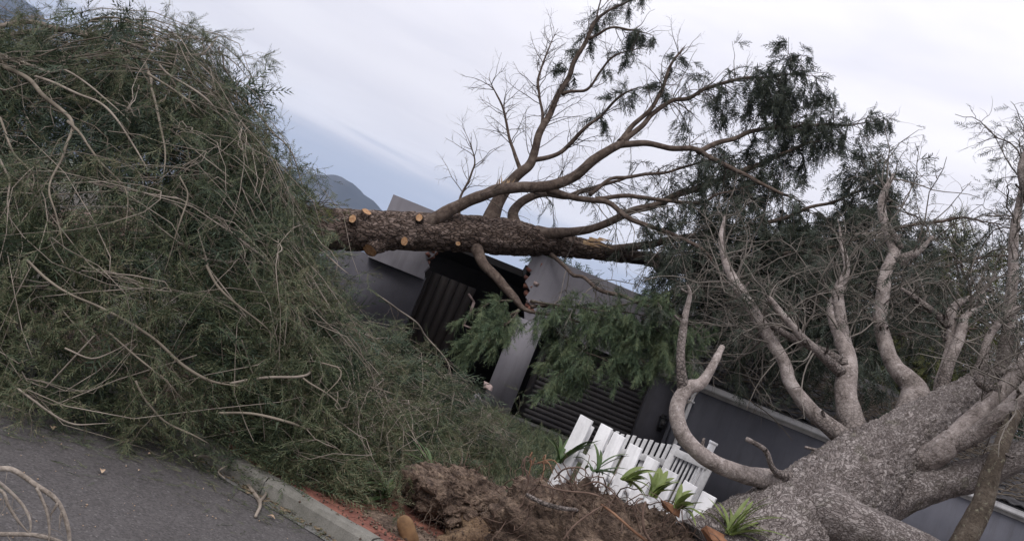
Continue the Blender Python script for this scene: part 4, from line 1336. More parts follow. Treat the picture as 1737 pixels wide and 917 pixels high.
B = {}
B['1'] = bl_([(712, 388, 16.45, 30), (745, 368, 16.4, 26), (775, 350, 16.4, 24), (820, 330, 16.4, 23), (880, 322, 16.4, 22), (935, 318, 16.4, 22), (990, 290, 16.3, 20), (1030, 258, 16.3, 18), (1056, 243, 16.3, 15)], 1, 16)
B['1a'] = bl_([(1050, 245, 16.3, 14), (1110, 245, 16.2, 12), (1170, 255, 16.0, 11), (1205, 265, 15.9, 10), (1260, 292, 15.6, 9), (1310, 322, 15.3, 7), (1360, 345, 15, 5)], 2)
B['1b'] = bl_([(1052, 242, 16.3, 13), (1075, 212, 16.4, 10), (1112, 168, 16.5, 8), (1132, 135, 16.6, 7), (1144, 102, 16.7, 5), (1166, 78, 16.8, 3)], 3)
B['1c'] = bl_([(1056, 240, 16.3, 12), (1110, 195, 16.5, 10), (1170, 160, 16.7, 8), (1232, 140, 16.9, 7), (1300, 131, 17.0, 5), (1372, 120, 17.1, 3)], 4)
B['1d'] = bl_([(1185, 258, 16.0, 11), (1232, 235, 16.3, 10), (1300, 216, 16.6, 8), (1390, 213, 16.9, 6), (1485, 203, 17.2, 4)], 5)
B['2'] = bl_([(828, 385, 17.0, 34), (842, 345, 17.1, 26), (870, 305, 17.2, 22), (896, 280, 17.2, 19), (908, 250, 17.2, 16), (930, 198, 17.3, 13), (957, 145, 17.4, 11), (985, 88, 17.5, 9), (1012, 42, 17.6, 7), (1052, 12, 17.7, 5), (1100, -18, 17.8, 3)], 6, 16)
B['2a'] = bl_([(900, 272, 17.2, 10), (945, 262, 17.1, 9), (985, 226, 17.0, 8), (1012, 200, 16.9, 6), (1050, 160, 16.8, 5), (1092, 145, 16.7, 3)], 7)
B['2b'] = bl_([(884, 292, 17.2, 9), (866, 250, 17.3, 6), (856, 205, 17.4, 5), (846, 168, 17.5, 3.5), (828, 135, 17.6, 2)], 8)
B['2c'] = bl_([(903, 262, 17.2, 8), (915, 205, 17.4, 6), (911, 152, 17.5, 5), (921, 108, 17.6, 4), (948, 50, 17.7, 2)], 9)
B['2d'] = bl_([(953, 160, 17.4, 7), (1005, 140, 17.2, 5), (1042, 98, 17.1, 4), (1080, 82, 17.0, 2.5)], 10)
B['2e'] = bl_([(998, 66, 17.5, 6), (1035, 52, 17.4, 5), (1072, 50, 17.3, 4), (1108, 62, 17.2, 2.5)], 11)
B['2f'] = bl_([(985, 90, 17.5, 4), (1008, 40, 17.5, 3.5), (1016, 5, 17.5, 3), (1022, -20, 17.5, 2)], 12)
B['3'] = bl_([(778, 372, 16.9, 7), (782, 330, 17.0, 5), (796, 292, 17.1, 4), (803, 268, 17.1, 3), (785, 218, 17.2, 2)], 13, 8)
B['4'] = bl_([(890, 400, 17.3, 30), (965, 394, 17.2, 18), (1014, 384, 17.1, 16), (1073, 359, 17.0, 15), (1142, 334, 16.9, 14), (1205, 309, 16.8, 13), (1270, 280, 16.7, 11), (1330, 262, 16.6, 8), (1400, 235, 16.5, 5)], 14, 12)
B['5'] = bl_([(930, 322, 16.4, 14), (975, 334, 16.2, 12), (1020, 340, 16.0, 11), (1063, 366, 15.8, 10), (1117, 388, 15.6, 9), (1152, 400, 15.4, 8), (1205, 437, 15.2, 6), (1230, 480, 15.0, 4)], 15)
B['6'] = bl_([(1010, 338, 16.1, 9), (1060, 334, 16.0, 9), (1122, 339, 15.9, 8), (1190, 344, 15.8, 7), (1222, 328, 15.7, 5), (1280, 310, 15.6, 3)], 16)
B['7'] = bl_([(806, 418, 16.75, 21), (822, 446, 16.5, 20), (848, 478, 16.3, 19), (872, 505, 16.1, 16), (895, 525, 15.95, 9), (940, 540, 15.8, 5)], 17, 14)
B['8'] = bl_([(1000, 330, 16.3, 8), (1050, 300, 16.5, 7), (1110, 295, 16.7, 6), (1170, 280, 16.9, 5), (1250, 262, 17.1, 3)], 18)
B['9'] = bl_([(880, 395, 17.4, 26), (872, 360, 17.6, 20), (905, 335, 17.8, 16), (960, 330, 18.0, 12), (1020, 318, 18.2, 8), (1090, 290, 18.4, 5)], 19)
B['10'] = bl_([(935, 432, 17.3, 8), (960, 450, 16.9, 8), (990, 475, 16.2, 7), (1040, 500, 15.8, 8), (1100, 520, 15.5, 6), (1160, 540, 15.3, 3)], 20)
B['11'] = bl_([(900, 520, 16.0, 7), (920, 518, 16.0, 7), (945, 520, 15.9, 7), (1000, 540, 15.7, 6), (1080, 560, 15.5, 3)], 21)
B['12'] = bl_([(1030, 425, 17.9, 18), (1120, 410, 17.3, 14), (1220, 395, 16.8, 11), (1330, 370, 16.3, 8), (1440, 330, 15.9, 5), (1510, 310, 15.6, 3)], 22)
B['13'] = bl_([(1040, 430, 18.0, 17), (1150, 440, 17.2, 13), (1270, 440, 16.3, 10), (1390, 420, 15.6, 7), (1500, 400, 15.0, 4)], 23)
B['14'] = bl_([(1100, 440, 18.2, 14), (1200, 470, 17.2, 11), (1330, 500, 16.2, 9), (1450, 505, 15.4, 6), (1570, 500, 14.6, 4)], 24)
B['15'] = bl_([(1100, 442, 18.2, 13), (1180, 500, 17.0, 10), (1260, 550, 16.2, 8), (1350, 580, 15.6, 6), (1450, 600, 15.2, 4)], 25)
B['16'] = bl_([(1180, 452, 18.4, 14), (1320, 440, 18.0, 11), (1460, 400, 17.6, 8), (1600, 370, 17.2, 6), (1720, 380, 16.8, 4)], 26)
B['17'] = bl_([(1180, 452, 18.4, 13), (1340, 480, 17.6, 10), (1500, 480, 17.0, 8), (1640, 440, 16.6, 6), (1760, 430, 16.2, 4)], 27)
B['18'] = bl_([(1180, 455, 18.4, 12), (1330, 540, 17.4, 9), (1480, 570, 16.8, 7), (1620, 560, 16.4, 5), (1750, 560, 16.2, 3)], 28)
# sawn-off stubs with fresh faces, and the splintered one
def stub(px, py, Y, dirv, r, L):
    a = P(px, py, Y)
    d = unit(np.array(dirv, float))
    c = np.array([a - d * L, a - d * L * 0.4, a])
    Rr = np.array([r * 1.5, r * 1.1, r])
    cc, rr = resample(c, 8, Rr)
    V, F, U = tube(cc, rr, 16, 0.08, 9, int(px))
    st = build('stub', V, F, M['bark_brown'], TB, U, True)
    T_, A_, B__ = frames(cc)
    k = 18
    V = [a + d * 0.004] + [a + d * 0.004 + r * 0.90 * (1 + 0.10 * math.sin(0.7 * q + px) + 0.05 * math.sin(1.9 * q)) * (A_[-1] * math.cos(2 * math.pi * q / k) + B__[-1] * math.sin(2 * math.pi * q / k)) for q in range(k)]
    build('cut_face', V, [(0, 1 + q, 1 + (q + 1) % k) for q in range(k)], M['wood_cut'], st)


stub(598, 371, 15.62, (-0.15, -1, 0.25), 0.078, 0.25)
stub(622, 359, 15.85, (0.15, -0.6, 1.0), 0.10, 0.22)
stub(711, 369, 16.10, (-0.1, -1, 0.3), 0.075, 0.30)
stub(686, 409, 16.05, (-0.25, -1, -0.15), 0.082, 0.2)
stub(777, 413, 16.42, (0.2, -1, -0.1), 0.048, 0.2)
stub(627, 424, 16.0, (-0.25, -0.9, -1.0), 0.15, 0.25)
sp_ = np.random.default_rng(3)
V, F = [], []
for k in range(16):
    a = P(852 + sp_.uniform(-14, 14), 318 + sp_.uniform(-3, 6), 17.0 + sp_.uniform(-.08, .08))
    tip_ = a + np.array([sp_.uniform(-.12, .10), sp_.uniform(-.05, .05), sp_.uniform(.10, .32)])
    w = np.array([0.022, 0.0, 0.012])
    o = len(V)
    V += [a - w, a + w, a + np.array([0, .03, 0]), tip_]
    F += [(o, o + 1, o + 3), (o + 1, o + 2, o + 3), (o + 2, o, o + 3)]
for k in range(14):
    a = P(1000 + sp_.uniform(-16, 16), 408 + sp_.uniform(-6, 6), 17.05 + sp_.uniform(-.08, .08))
    tip_ = a + np.array([sp_.uniform(.1, .40), sp_.uniform(-.05, .05), sp_.uniform(-.02, .1)])
    w = np.array([0.0, 0.0, 0.022])
    o = len(V)
    V += [a - w, a + w, a + np.array([0, .03, 0]), tip_]
    F += [(o, o + 1, o + 3), (o + 1, o + 2, o + 3), (o + 2, o, o + 3)]
build('splintered_wood', V, F, M['wood_splinter'], TB, kind='stuff')

rb = np.random.default_rng(33)
def sub(keys):
    return stackK([B[k] for k in keys])


# (a) bare, upright limbs: fine dark twigs against the sky
Pa, Ra = sub(['2', '2a', '2b', '2c', '2d', '2e', '2f', '3', '1b', '1c', '1', '2b', '2c', '3'])
a1 = grow(rb, Pa, Ra, 230, 0.25, 1.0, (0.4, 1.3), 8, (25, 65), -0.10, 0.30, 0.011, taper=0.4)
a2 = grow(rb, a1[0], a1[1], 900, 0.2, 1.0, (0.15, 0.55), 6, (25, 65), 0.05, 0.35, 0.006)
a3 = grow(rb, a2[0], a2[1], 1500, 0.2, 1.0, (0.08, 0.25), 4, (25, 65), 0.2, 0.3, 0.004)
# (b) limbs that carry hanging foliage
Pb, Rb = sub(['1a', '1c', '1d', '4', '6', '8', '9', '12', '13', '16', '1d', '12', '16', '1c'])
b1 = grow(rb, Pb, Rb, 330, 0.30, 1.0, (0.5, 1.5), 9, (30, 75), 0.45, 0.25, 0.012, taper=0.3)
b2_ = grow(rb, b1[0], b1[1], 1700, 0.15, 1.0, (0.2, 0.7), 7, (25, 65), 0.8, 0.25, 0.006)
# (c) the thicket lying on the roofs
Pc, Rc = sub(['5', '10', '12', '13', '14', '15', '16', '17', '18', '14', '15', '17', '18', '13'])
c1_ = grow(rb, Pc, Rc, 420, 0.10, 1.0, (0.6, 2.0), 9, (30, 80), 0.35, 0.30, 0.013, taper=0.3)
c2_ = grow(rb, c1_[0], c1_[1], 2400, 0.15, 1.0, (0.25, 0.8), 7, (25, 70), 0.7, 0.3, 0.006)
V, F, U = join([batch_tubes(*q, s) for q, s in ((a1, 5), (a2, 3), (a3, 3), (b1, 4), (b2_, 3))])
build('twigs', V, F, M['twig_dark'], TB, U, kind='stuff')
V, F, U = join([batch_tubes(*q, s) for q, s in ((c1_, 4), (c2_, 3))])
build('twigs', V, F, M['twig_grey'], TB, U, kind='stuff')
# leaf shoots
o1, d1_ = along(rb, b2_[0], 15500, 0.1, 1.0, 0.5, 0.5)
px_, py_ = proj(o1)
dens = np.clip((px_ - 1120) / 190, 0.06, 1.0) * np.clip((1600 - px_) / 90, 0.1, 1)
k1 = rb.random(len(o1)) < dens
o2, d2__ = along(rb, c2_[0], 21000, 0.1, 1.0, 0.5, 0.6)
px_, py_ = proj(o2)
dens = np.where(px_ < 1090, 0.12, np.where(px_ < 1180, 0.5, np.where(px_ < 1560, 0.95, 0.35))) * np.where((py_ > 600) & (px_ > 1250), 0.7, 1.0)
k2 = rb.random(len(o2)) < dens
# a few tufts left on the upright limbs
Pt, Rt = sub(['2e', '2d', '2a', '1b', '2'])
t1_ = grow(rb, Pt, Rt, 90, 0.55, 1.0, (0.25, 0.6), 6, (30, 80), 0.9, 0.25, 0.005)
o3, d3 = along(rb, t1_[0], 850, 0.2, 1.0, 0.5, 0.6)
OO = np.vstack([o1[k1], o2[k2], o3]); DD = np.vstack([d1_[k1], d2__[k2], d3])
V, F = sprays(rb, OO, DD, rb.uniform(0.7, 1.45, len(OO)), T_FAR)
build('foliage', V, F, M['needles_dark'], TB, kind='stuff')
# (d) green fronds hanging over the garage front
gl = []
for k, pts in enumerate([
    [(868, 500, 16.1, 9), (850, 500, 15.9, 7), (825, 505, 15.7, 5), (800, 525, 15.5, 3)],
    [(880, 515, 16.0, 9), (850, 530, 15.7, 7), (820, 550, 15.5, 5), (795, 570, 15.3, 3)],
    [(880, 515, 16.0, 9), (862, 535, 15.6, 7), (845, 550, 15.4, 5), (828, 572, 15.2, 3)],
    [(900, 500, 16.0, 10), (960, 510, 15.7, 8), (1020, 515, 15.5, 6), (1080, 520, 15.3, 4), (1140, 540, 15.1, 3)],
    [(920, 520, 15.9, 9), (980, 535, 15.6, 7), (1040, 545, 15.4, 5), (1110, 565, 15.2, 3)],
    [(920, 530, 15.9, 8), (960, 570, 15.5, 6), (1000, 590, 15.3, 5), (1050, 610, 15.1, 3)],
    [(950, 540, 15.8, 8), (968, 590, 15.4, 6), (955, 620, 15.2, 4), (935, 640, 15.1, 3)],
    [(960, 560, 15.6, 7), (985, 600, 15.3, 5), (990, 620, 15.2, 3)],
    [(1000, 520, 15.6, 7), (1070, 540, 15.3, 5), (1130, 575, 15.1, 3)],
    [(1040, 510, 15.6, 8), (1100, 500, 15.3, 6), (1150, 520, 15.1, 4), (1190, 560, 14.9, 3)],
    [(1040, 560, 15.3, 6), (1080, 590, 15.1, 4), (1100, 610, 15.0, 3)],
    [(1090, 530, 15.3, 6), (1130, 560, 15.1, 4), (1160, 600, 15.0, 3)]]):
    gl.append(limb('branch', [(q[0], q[1] + 10, q[2], q[3] * 0.5) for q in pts], M['limb_dark'], TB, 8, 0.06, 0.05, seed=200 + k, wig=0.03))
Pg, Rg = stackK(gl)
e1 = grow(rb, Pg, Rg, 240, 0.05, 1.0, (0.3, 0.75), 7, (30, 70), 0.6, 0.2, 0.006, taper=0.3)
e2 = grow(rb, e1[0], e1[1], 700, 0.1, 1.0, (0.15, 0.4), 6, (25, 55), 0.7, 0.2, 0.004)
V, F, U = join([batch_tubes(*e1, 4), batch_tubes(*e2, 3)])
build('twigs', V, F, M['twig_dark'], TB, U, kind='stuff')
o4, d4 = along(rb, e1[0], 3000, 0.1, 1.0, 0.35, 0.4)
o5, d5 = along(rb, e2[0], 5600, 0.1, 1.0, 0.35, 0.5)
V, F = sprays(rb, np.vstack([o4, o5]), np.vstack([d4, d5]), rb.uniform(0.55, 1.1, len(o4) + len(o5)), T_FROND)
build('fresh_foliage', V, F, M['needles_green'], TB, kind='stuff')['label'] = 'fresh green fronds hanging over the garage front'

# broken boughs lying on the outbuilding's roof
rd = np.random.default_rng(58)
n = 520
sx = rd.uniform(XL, XR, n); sl = rd.uniform(0.1, 3.2, n) ** 1.0
K = 8
base_ = np.array([rp_(x, q, 0.08) for x, q in zip(sx, sl)])
ang = rd.normal(0.25, 0.5, n)
dx = np.cos(ang); dsl = np.sin(ang)
dv = np.stack([dx, dsl * math.cos(pit), dsl * math.sin(pit)], -1)
ln_ = rd.uniform(0.5, 2.2, n)
Pd = base_[:, None, :] + dv[:, None, :] * (ln_[:, None, None] * np.linspace(0, 1, K)[None, :, None])
Pd = Pd + np.cumsum(rd.normal(size=(n, K, 3)) * 0.03, 1) + np.array([0, 0, 1.0]) * (0.18 * np.sin(np.linspace(0, 3.1, K)) * rd.uniform(0, 1.6, (n, 1)))[..., None]
Rd = rd.uniform(0.006, 0.018, n)[:, None] * np.linspace(1, 0.3, K)[None]
d2_ = grow(rd, Pd, Rd, 1500, 0.1, 1.0, (0.15, 0.6), 6, (25, 70), 0.1, 0.3, 0.006)
V, F, U = join([batch_tubes(Pd, Rd, 5), batch_tubes(*d2_, 3)])
bo = build('roof_brush', V, F, M['twig_mid'], None, U, kind='stuff')
tag(bo, 'brown brush of broken boughs lying on the outbuilding roof above the gutter', 'brush')

# ================================================================== TREES STANDING BEHIND
def bg_tree(name, px, pyb, Y, zb, zt, spread, mat, label, seed, n=5200, sz=1.3):
    r = np.random.default_rng(seed)
    base = P(px, pyb, Y); base[2] = 0
    t = thing(name, base, label, 'tree', 'trees standing behind the houses')
    H = zt
    C = np.array([base + np.array([0, 0, 0]), base + np.array([.1, .1, H * .35]), base + np.array([-.1, 0, H * .7]), base + np.array([0, 0, H * .97])])
    c, rr = limb3('trunk', C, np.array([.2, .16, .09, .03]), M['limb_dark'], t, 10, 0.15, 0.08, seed=seed)
    Pt_, Rt_ = stackK([(c, rr)])
    q1 = grow(r, Pt_, Rt_, 46, zb / H, 1.0, (spread * 0.6, spread * 1.4), 9, (40, 85), 0.1, 0.22, 0.05, taper=0.45)
    q2 = grow(r, q1[0], q1[1], 420, 0.2, 1.0, (0.4, 1.2), 7, (25, 70), 0.25, 0.25, 0.014)
    V, F, U = join([batch_tubes(*q1, 6), batch_tubes(*q2, 4)])
    build('branches', V, F, M['twig_dark'], t, U)
    o_, d_ = along(r, q2[0], n, 0.1, 1.0, 0.8, 0.2)
    o_ = o_ + r.normal(size=o_.shape) * 0.12
    V, F = sprays(r, o_, d_, r.uniform(0.8, 1.6, n) * sz, T_FAR)
    build('crown', V, F, M[mat], t, kind='stuff')
    return t


bg_tree('garden_tree', 1660, 420, 21.0, 3.0, 8.0, 2.0, 'leaf_yellow', 'yellow-green leafy tree behind the outbuilding at the right', 301, 3600, 1.2)
bg_tree('garden_tree', 1400, 420, 25.0, 1.5, 7.2, 2.2, 'needles_dark', 'dark evergreen tree behind the outbuilding, seen through the fallen crown', 302, 4200, 1.8)
bg_tree('garden_tree', 1560, 480, 24.0, 1.5, 6.8, 2.2, 'needles_dark', 'dark evergreen tree behind the outbuilding, left of the yellow-green tree', 303, 4200, 1.8)
bg_tree('garden_tree', 1760, 470, 23.0, 1.5, 7.4, 2.2, 'needles_deep', 'dark green tree at the far right edge behind the outbuilding', 304, 3200, 1.8)
bg_tree('garden_tree', 1230, 450, 26.0, 1.2, 5.6, 2.0, 'needles_dark', 'dark evergreen tree behind the garage, low among the branches', 305, 2600, 1.7)
bg_tree('garden_tree', 985, 400, 30.0, 1.0, 4.6, 1.6, 'needles_deep', 'low green tree behind the garage roof beneath the arched limb', 306, 2400, 1.5)
bg_tree('garden_tree', 500, 385, 15.5, 0.8, 2.55, 0.45, 'leaf_yellow', 'light green bushy tree behind the left branch pile near the trunk', 307, 2000, 0.7)

# ================================================================== FELLED CROWN SPILT OVER THE ROAD (left)
PL = thing('felled_crown', (-3.2, 8.0, 0.0), 'huge heap of drooping green conifer branches spilt over the road and kerb', 'tree')
crest = [(-330, -140, 7.6), (-150, -40, 8.0), (0, 55, 8.4), (110, 62, 8.6), (245, 76, 8.8), (325, 112, 8.9), (370, 180, 9.1), (376, 284, 9.6), (386, 392, 10.2), (470, 470, 10.6), (575, 538, 10.9), (690, 612, 11.2), (775, 680, 11.5), (840, 738, 11.8)]
front = [(-420, 470), (-200, 585), (-40, 672), (70, 715), (165, 742), (245, 755), (320, 782), (385, 806), (440, 815), (500, 828), (565, 848), (620, 868), (690, 822), (800, 805), (885, 800)]
CR = resample(np.array([P(*c) for c in crest]), 60)
FR = resample(np.array([G(p[0], p[1], 0.02 if i < 9 else 0.12) for i, p in enumerate(front)]), 60)


def loft(s, t, off=0.0):
    """point on the heap: s left to right, t from the ground (0) over the crest (1) and down the back (2); off outward"""
    s = np.clip(s, 0, 1) * 59
    i = np.minimum(s.astype(int), 58)
    f = (s - i)[..., None]
    c = CR[i] * (1 - f) + CR[i + 1] * f
    g = FR[i] * (1 - f) + FR[i + 1] * f
    t = np.asarray(t)[..., None]
    h = c[..., 2:3]
    tt = np.clip(t, 0, 1)
    hor = g + (c - g) * (tt ** 1.25)
    z = g[..., 2:3] + (h - g[..., 2:3]) * np.sin(tt * math.pi / 2) ** 0.82
    tb = np.clip(t - 1, 0, 1)
    dr = unit((c - g) * np.array([1, 1, 0]))
    p = hor * np.array([1, 1, 0]) + dr * tb * 2.2 + np.array([0, 0, 1.0]) * (z * (1 - 0.8 * tb ** 1.6))
    nrm = unit(np.concatenate([-dr[..., :2] * np.cos(tt * 1.4), np.sin(tt * 1.4) + 0.25], -1) + np.array([0.0, 0.0, 0.0]))
    lump = 0.16 * vnoise(p * 2.1, 71)[..., None] + 0.12 * vnoise(p * 0.8, 72)[..., None]
    return p + nrm * (np.asarray(off)[..., None] + lump - 0.10)


rl = np.random.default_rng(101)
# inverse map: depth of the heap at a photograph pixel, for the branches that can be traced
gs, gt = np.meshgrid(np.linspace(0, 1, 160), np.linspace(0, 1, 90))
LG = loft(gs.ravel(), gt.ravel())
lx, ly = proj(LG)


def heapY(px, py):
    k = np.argmin((lx - px) ** 2 + (ly - py) ** 2)
    return LG[k, 1]


traced = [
    [(-60, 60, 13), (30, 42, 12), (95, 44, 12), (150, 52, 10), (210, 72, 8), (280, 95, 6), (330, 140, 4)],
    [(-20, 68, 12), (60, 52, 12), (120, 50, 12), (185, 72, 11), (230, 98, 9), (250, 125, 7), (272, 185, 6), (280, 250, 4), (278, 300, 3)],
    [(150, 36, 5), (170, 29, 5), (225, 36, 4), (270, 50, 3), (310, 70, 2)],
    [(-40, 85, 10), (25, 98, 8), (70, 112, 6), (120, 125, 5), (170, 160, 4), (215, 215, 3)],
    [(-40, 100, 12), (20, 118, 11), (65, 142, 10), (95, 172, 10), (115, 206, 8), (105, 260, 7), (92, 310, 5), (105, 360, 4), (115, 420, 3)],
    [(115, 206, 7), (150, 232, 6), (185, 280, 5), (208, 330, 4), (214, 390, 3)],
    [(60, 130, 6), (120, 150, 6), (165, 175, 5), (200, 205, 5), (230, 245, 4), (250, 280, 3)],
    [(250, 125, 6), (290, 150, 5), (330, 180, 5), (365, 205, 4), (385, 240, 3)],
    [(280, 95, 6), (330, 110, 5), (380, 150, 5), (415, 175, 4), (425, 205, 3)],
    [(270, 110, 6), (310, 140, 5), (350, 175, 5), (372, 200, 4)],
    [(380, 150, 5), (420, 170, 5), (455, 220, 4), (480, 250, 3), (500, 280, 3), (525, 330, 2)],
    [(320, 140, 5), (345, 165, 4), (358, 170, 3)],
    [(390, 300, 5), (420, 315, 6), (455, 330, 6), (490, 350, 6), (510, 385, 6), (525, 402, 5), (550, 425, 5), (575, 445, 4), (600, 465, 3)],
    [(400, 400, 6), (435, 405, 6), (470, 425, 6), (485, 450, 5), (490, 490, 4), (490, 530, 3)],
    [(430, 405, 5), (475, 402, 5), (510, 405, 4), (560, 430, 3)],
    [(345, 440, 6), (400, 450, 6), (440, 462, 5), (500, 470, 5), (590, 475, 4)],
    [(350, 450, 6), (368, 488, 6), (400, 515, 5), (440, 545, 4), (465, 570, 3), (470, 610, 2)],
    [(45, 440, 6), (85, 480, 6), (130, 515, 5), (180, 530, 6), (230, 545, 7), (270, 570, 7), (310, 610, 8), (350, 635, 7), (400, 655, 6)],
    [(390, 650, 6), (450, 640, 6), (510, 635, 6), (545, 615, 5), (590, 605, 4), (640, 625, 3)],
    [(510, 638, 5), (550, 665, 4), (575, 690, 3), (588, 720, 2)],
    [(370, 700, 5), (430, 700, 6), (490, 712, 6), (530, 725, 5), (600, 722, 5), (650, 712, 4), (700, 690, 4), (740, 680, 3)],
    [(25, 655, 5), (70, 695, 5), (120, 722, 4), (180, 718, 3)],
    [(230, 645, 5), (255, 680, 5), (280, 715, 5), (330, 740, 4), (350, 750, 3)],
    [(180, 560, 4), (240, 610, 4), (290, 650, 4), (320, 680, 3)],
    [(590, 560, 4), (640, 570, 4), (690, 590, 4), (735, 625, 3), (765, 660, 3)],
    [(600, 650, 4), (660, 670, 4), (720, 690, 4), (790, 690, 4), (850, 720, 3)],
    [(545, 615, 4), (570, 640, 3), (540, 680, 3)],
    [(640, 500, 4), (680, 530, 4), (720, 570, 4), (750, 610, 3), (770, 650, 2)],
    [(620, 690, 4), (680, 720, 4), (740, 745, 4), (800, 760, 3)],
    [(0, 200, 6), (25, 260, 5), (45, 300, 4), (40, 330, 3)],
    [(0, 270, 5), (10, 310, 5), (8, 350, 4), (25, 385, 3)],
    [(305, 300, 4), (320, 350, 4), (300, 420, 3), (280, 470, 2)],
    [(420, 255, 5), (440, 300, 4), (445, 340, 3)],
    [(110, 590, 4), (150, 610, 4), (190, 600, 3), (230, 580, 2)],
]
H_l = []
for k, tr in enumerate(traced):
    pts = [(x, y, heapY(x, y) - 0.24, w * 0.74) for x, y, w in tr]
    Ys = np.array([p[2] for p in pts])
    Ys = np.convolve(np.pad(Ys, 1, mode='edge'), [0.25, 0.5, 0.25], 'valid')
    pts = [(p[0], p[1], y, p[3]) for p, y in zip(pts, Ys)]
    H_l.append(limb('branch', pts, M['twig_pale'] if k % 3 == 0 else M['twig_fawn'], PL, 7, 0.035, 0.12, seed=300 + k, wig=0.045))


def drapes(n, srange, trange, ds, dt, offr, K=14, rad=(0.004, 0.010)):
    s0 = rl.uniform(*srange, n); t0 = rl.uniform(*trange, n)
    dS = rl.uniform(*ds, n); dT = rl.uniform(*dt, n)
    x = np.linspace(0, 1, K)[None]
    wob = rl.normal(size=(n, 1)) * 0.05 * np.sin(x * rl.uniform(3, 9, (n, 1)))
    s = s0[:, None] + dS[:, None] * (x - 0.25 * x * x) + wob
    t = t0[:, None] - dT[:, None] * (0.35 * x + 0.65 * x * x) + rl.normal(size=(n, 1)) * 0.06 * np.sin(x * rl.uniform(3, 8, (n, 1)))
    t = np.maximum(t, 0.02)
    off = rl.uniform(*offr, n)[:, None] + 0.28 * np.sin(x * rl.uniform(2, 4, (n, 1))) * rl.uniform(-0.3, 1.0, (n, 1))
    kink = np.cumsum(rl.normal(size=(n, K, 3)) * 0.022, axis=1)
    Pq = loft(s, t, off) + kink
    R = rl.uniform(*rad, n)[:, None] * np.linspace(1, 0.25, K)[None]
    return Pq, R


h_out = drapes(210, (0.05, 0.95), (0.25, 1.12), (-0.03, 0.10), (-0.08, 0.42), (-0.02, 0.20), rad=(0.0025, 0.0055))
h_in = drapes(420, (0.02, 0.97), (0.15, 1.4), (-0.05, 0.09), (0.05, 0.4), (-0.6, -0.05), rad=(0.005, 0.010))
h_top = drapes(90, (0.1, 0.66), (0.88, 1.08), (0.06, 0.2), (0.02, 0.2), (0.0, 0.15), rad=(0.005, 0.010))
h_low = drapes(90, (0.15, 0.98), (0.08, 0.45), (-0.01, 0.08), (-0.06, 0.22), (0.0, 0.15), rad=(0.003, 0.006))
PT, RT = stackK(H_l, 14)
allP, allR = cat2((PT, RT), h_out, h_top, h_low)
p1 = grow(rl, allP, allR, 2700, 0.1, 1.0, (0.2, 0.65), 8, (25, 80), 0.45, 0.45, 0.0032, taper=0.3)
p2 = grow(rl, p1[0], p1[1], 3600, 0.15, 1.0, (0.08, 0.32), 6, (25, 75), 0.35, 0.4, 0.0022)
i1 = grow(rl, h_in[0], h_in[1], 1500, 0.1, 1.0, (0.3, 0.8), 7, (25, 65), 0.6, 0.25, 0.004, taper=0.3)
V, F, U = join([batch_tubes(*h_out, 5), batch_tubes(*h_top, 5), batch_tubes(*h_low, 5)])
build('boughs', V, F, M['twig_pale'], PL, U, kind='stuff')
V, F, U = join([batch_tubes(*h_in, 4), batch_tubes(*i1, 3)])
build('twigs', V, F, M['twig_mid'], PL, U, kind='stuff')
V, F, U = batch_tubes(*p1, 3)
build('twigs', V, F, M['twig_fawn'], PL, U, kind='stuff')
V, F, U = batch_tubes(*p2, 3)
build('twigs', V, F, M['twig_mid'], PL, U, kind='stuff')
oa, da = along(rl, p1[0], 13000, 0.25, 1.0, 0.5, 0.45)
ob, db = along(rl, p2[0], 16000, 0.2, 1.0, 0.5, 0.45)
cl_ = vnoise(np.vstack([oa, ob]) * 1.5, 5) + 0.6 * vnoise(np.vstack([oa, ob]) * 3.7, 6)
kp_ = (cl_ + rl.normal(size=len(cl_)) * 0.25) > -0.42
oa, ob, da, db = oa[kp_[:len(oa)]], ob[kp_[len(oa):]], da[kp_[:len(oa)]], db[kp_[len(oa):]]
V, F = sprays(rl, np.vstack([oa, ob]), np.vstack([da, db]), rl.uniform(0.5, 1.1, len(oa) + len(ob)), T_HEAP)
build('foliage', V, F, M['needles_olive'], PL, kind='stuff')
sk = 6500
s_k, t_k = rl.uniform(0.12, 0.86, sk), rl.uniform(0.0, 0.30, sk) ** 1.2
ok_ = loft(s_k, t_k, rl.uniform(-0.25, 0.06, sk)); ok_[:, 2] = np.maximum(ok_[:, 2], 0.05)
dk_ = unit(np.stack([rl.normal(size=sk) + 0.5, rl.normal(size=sk) - 0.3, rl.normal(size=sk) * 0.4], -1))
V, F = sprays(rl, ok_, dk_, rl.uniform(0.8, 1.5, sk), T_HEAP)
V[:, 2] = np.maximum(V[:, 2], 0.012)
build('skirt_foliage', V, F, M['needles_olive'], PL, kind='stuff')
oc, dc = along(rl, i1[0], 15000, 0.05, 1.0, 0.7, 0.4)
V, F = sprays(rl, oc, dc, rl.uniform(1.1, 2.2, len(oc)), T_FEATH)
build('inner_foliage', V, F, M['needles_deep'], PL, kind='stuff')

# ================================================================== LOOSE BITS ON THE ROAD
LB = thing('loose_branch', G(440, 860), 'small forked bare branch lying on the asphalt beside the kerb', 'branch')
def ground_limb(parent, pts, mat, seed, zs=None):
    C = np.array([G(x, y, z) for x, y, z, w in pts])
    R = np.array([w / 2 * G(x, y, z)[1] / FPX for x, y, z, w in pts])
    return limb3('stem', C, R, M[mat], parent, 8, 0.015, 0.1, seed=seed, wig=0.01)


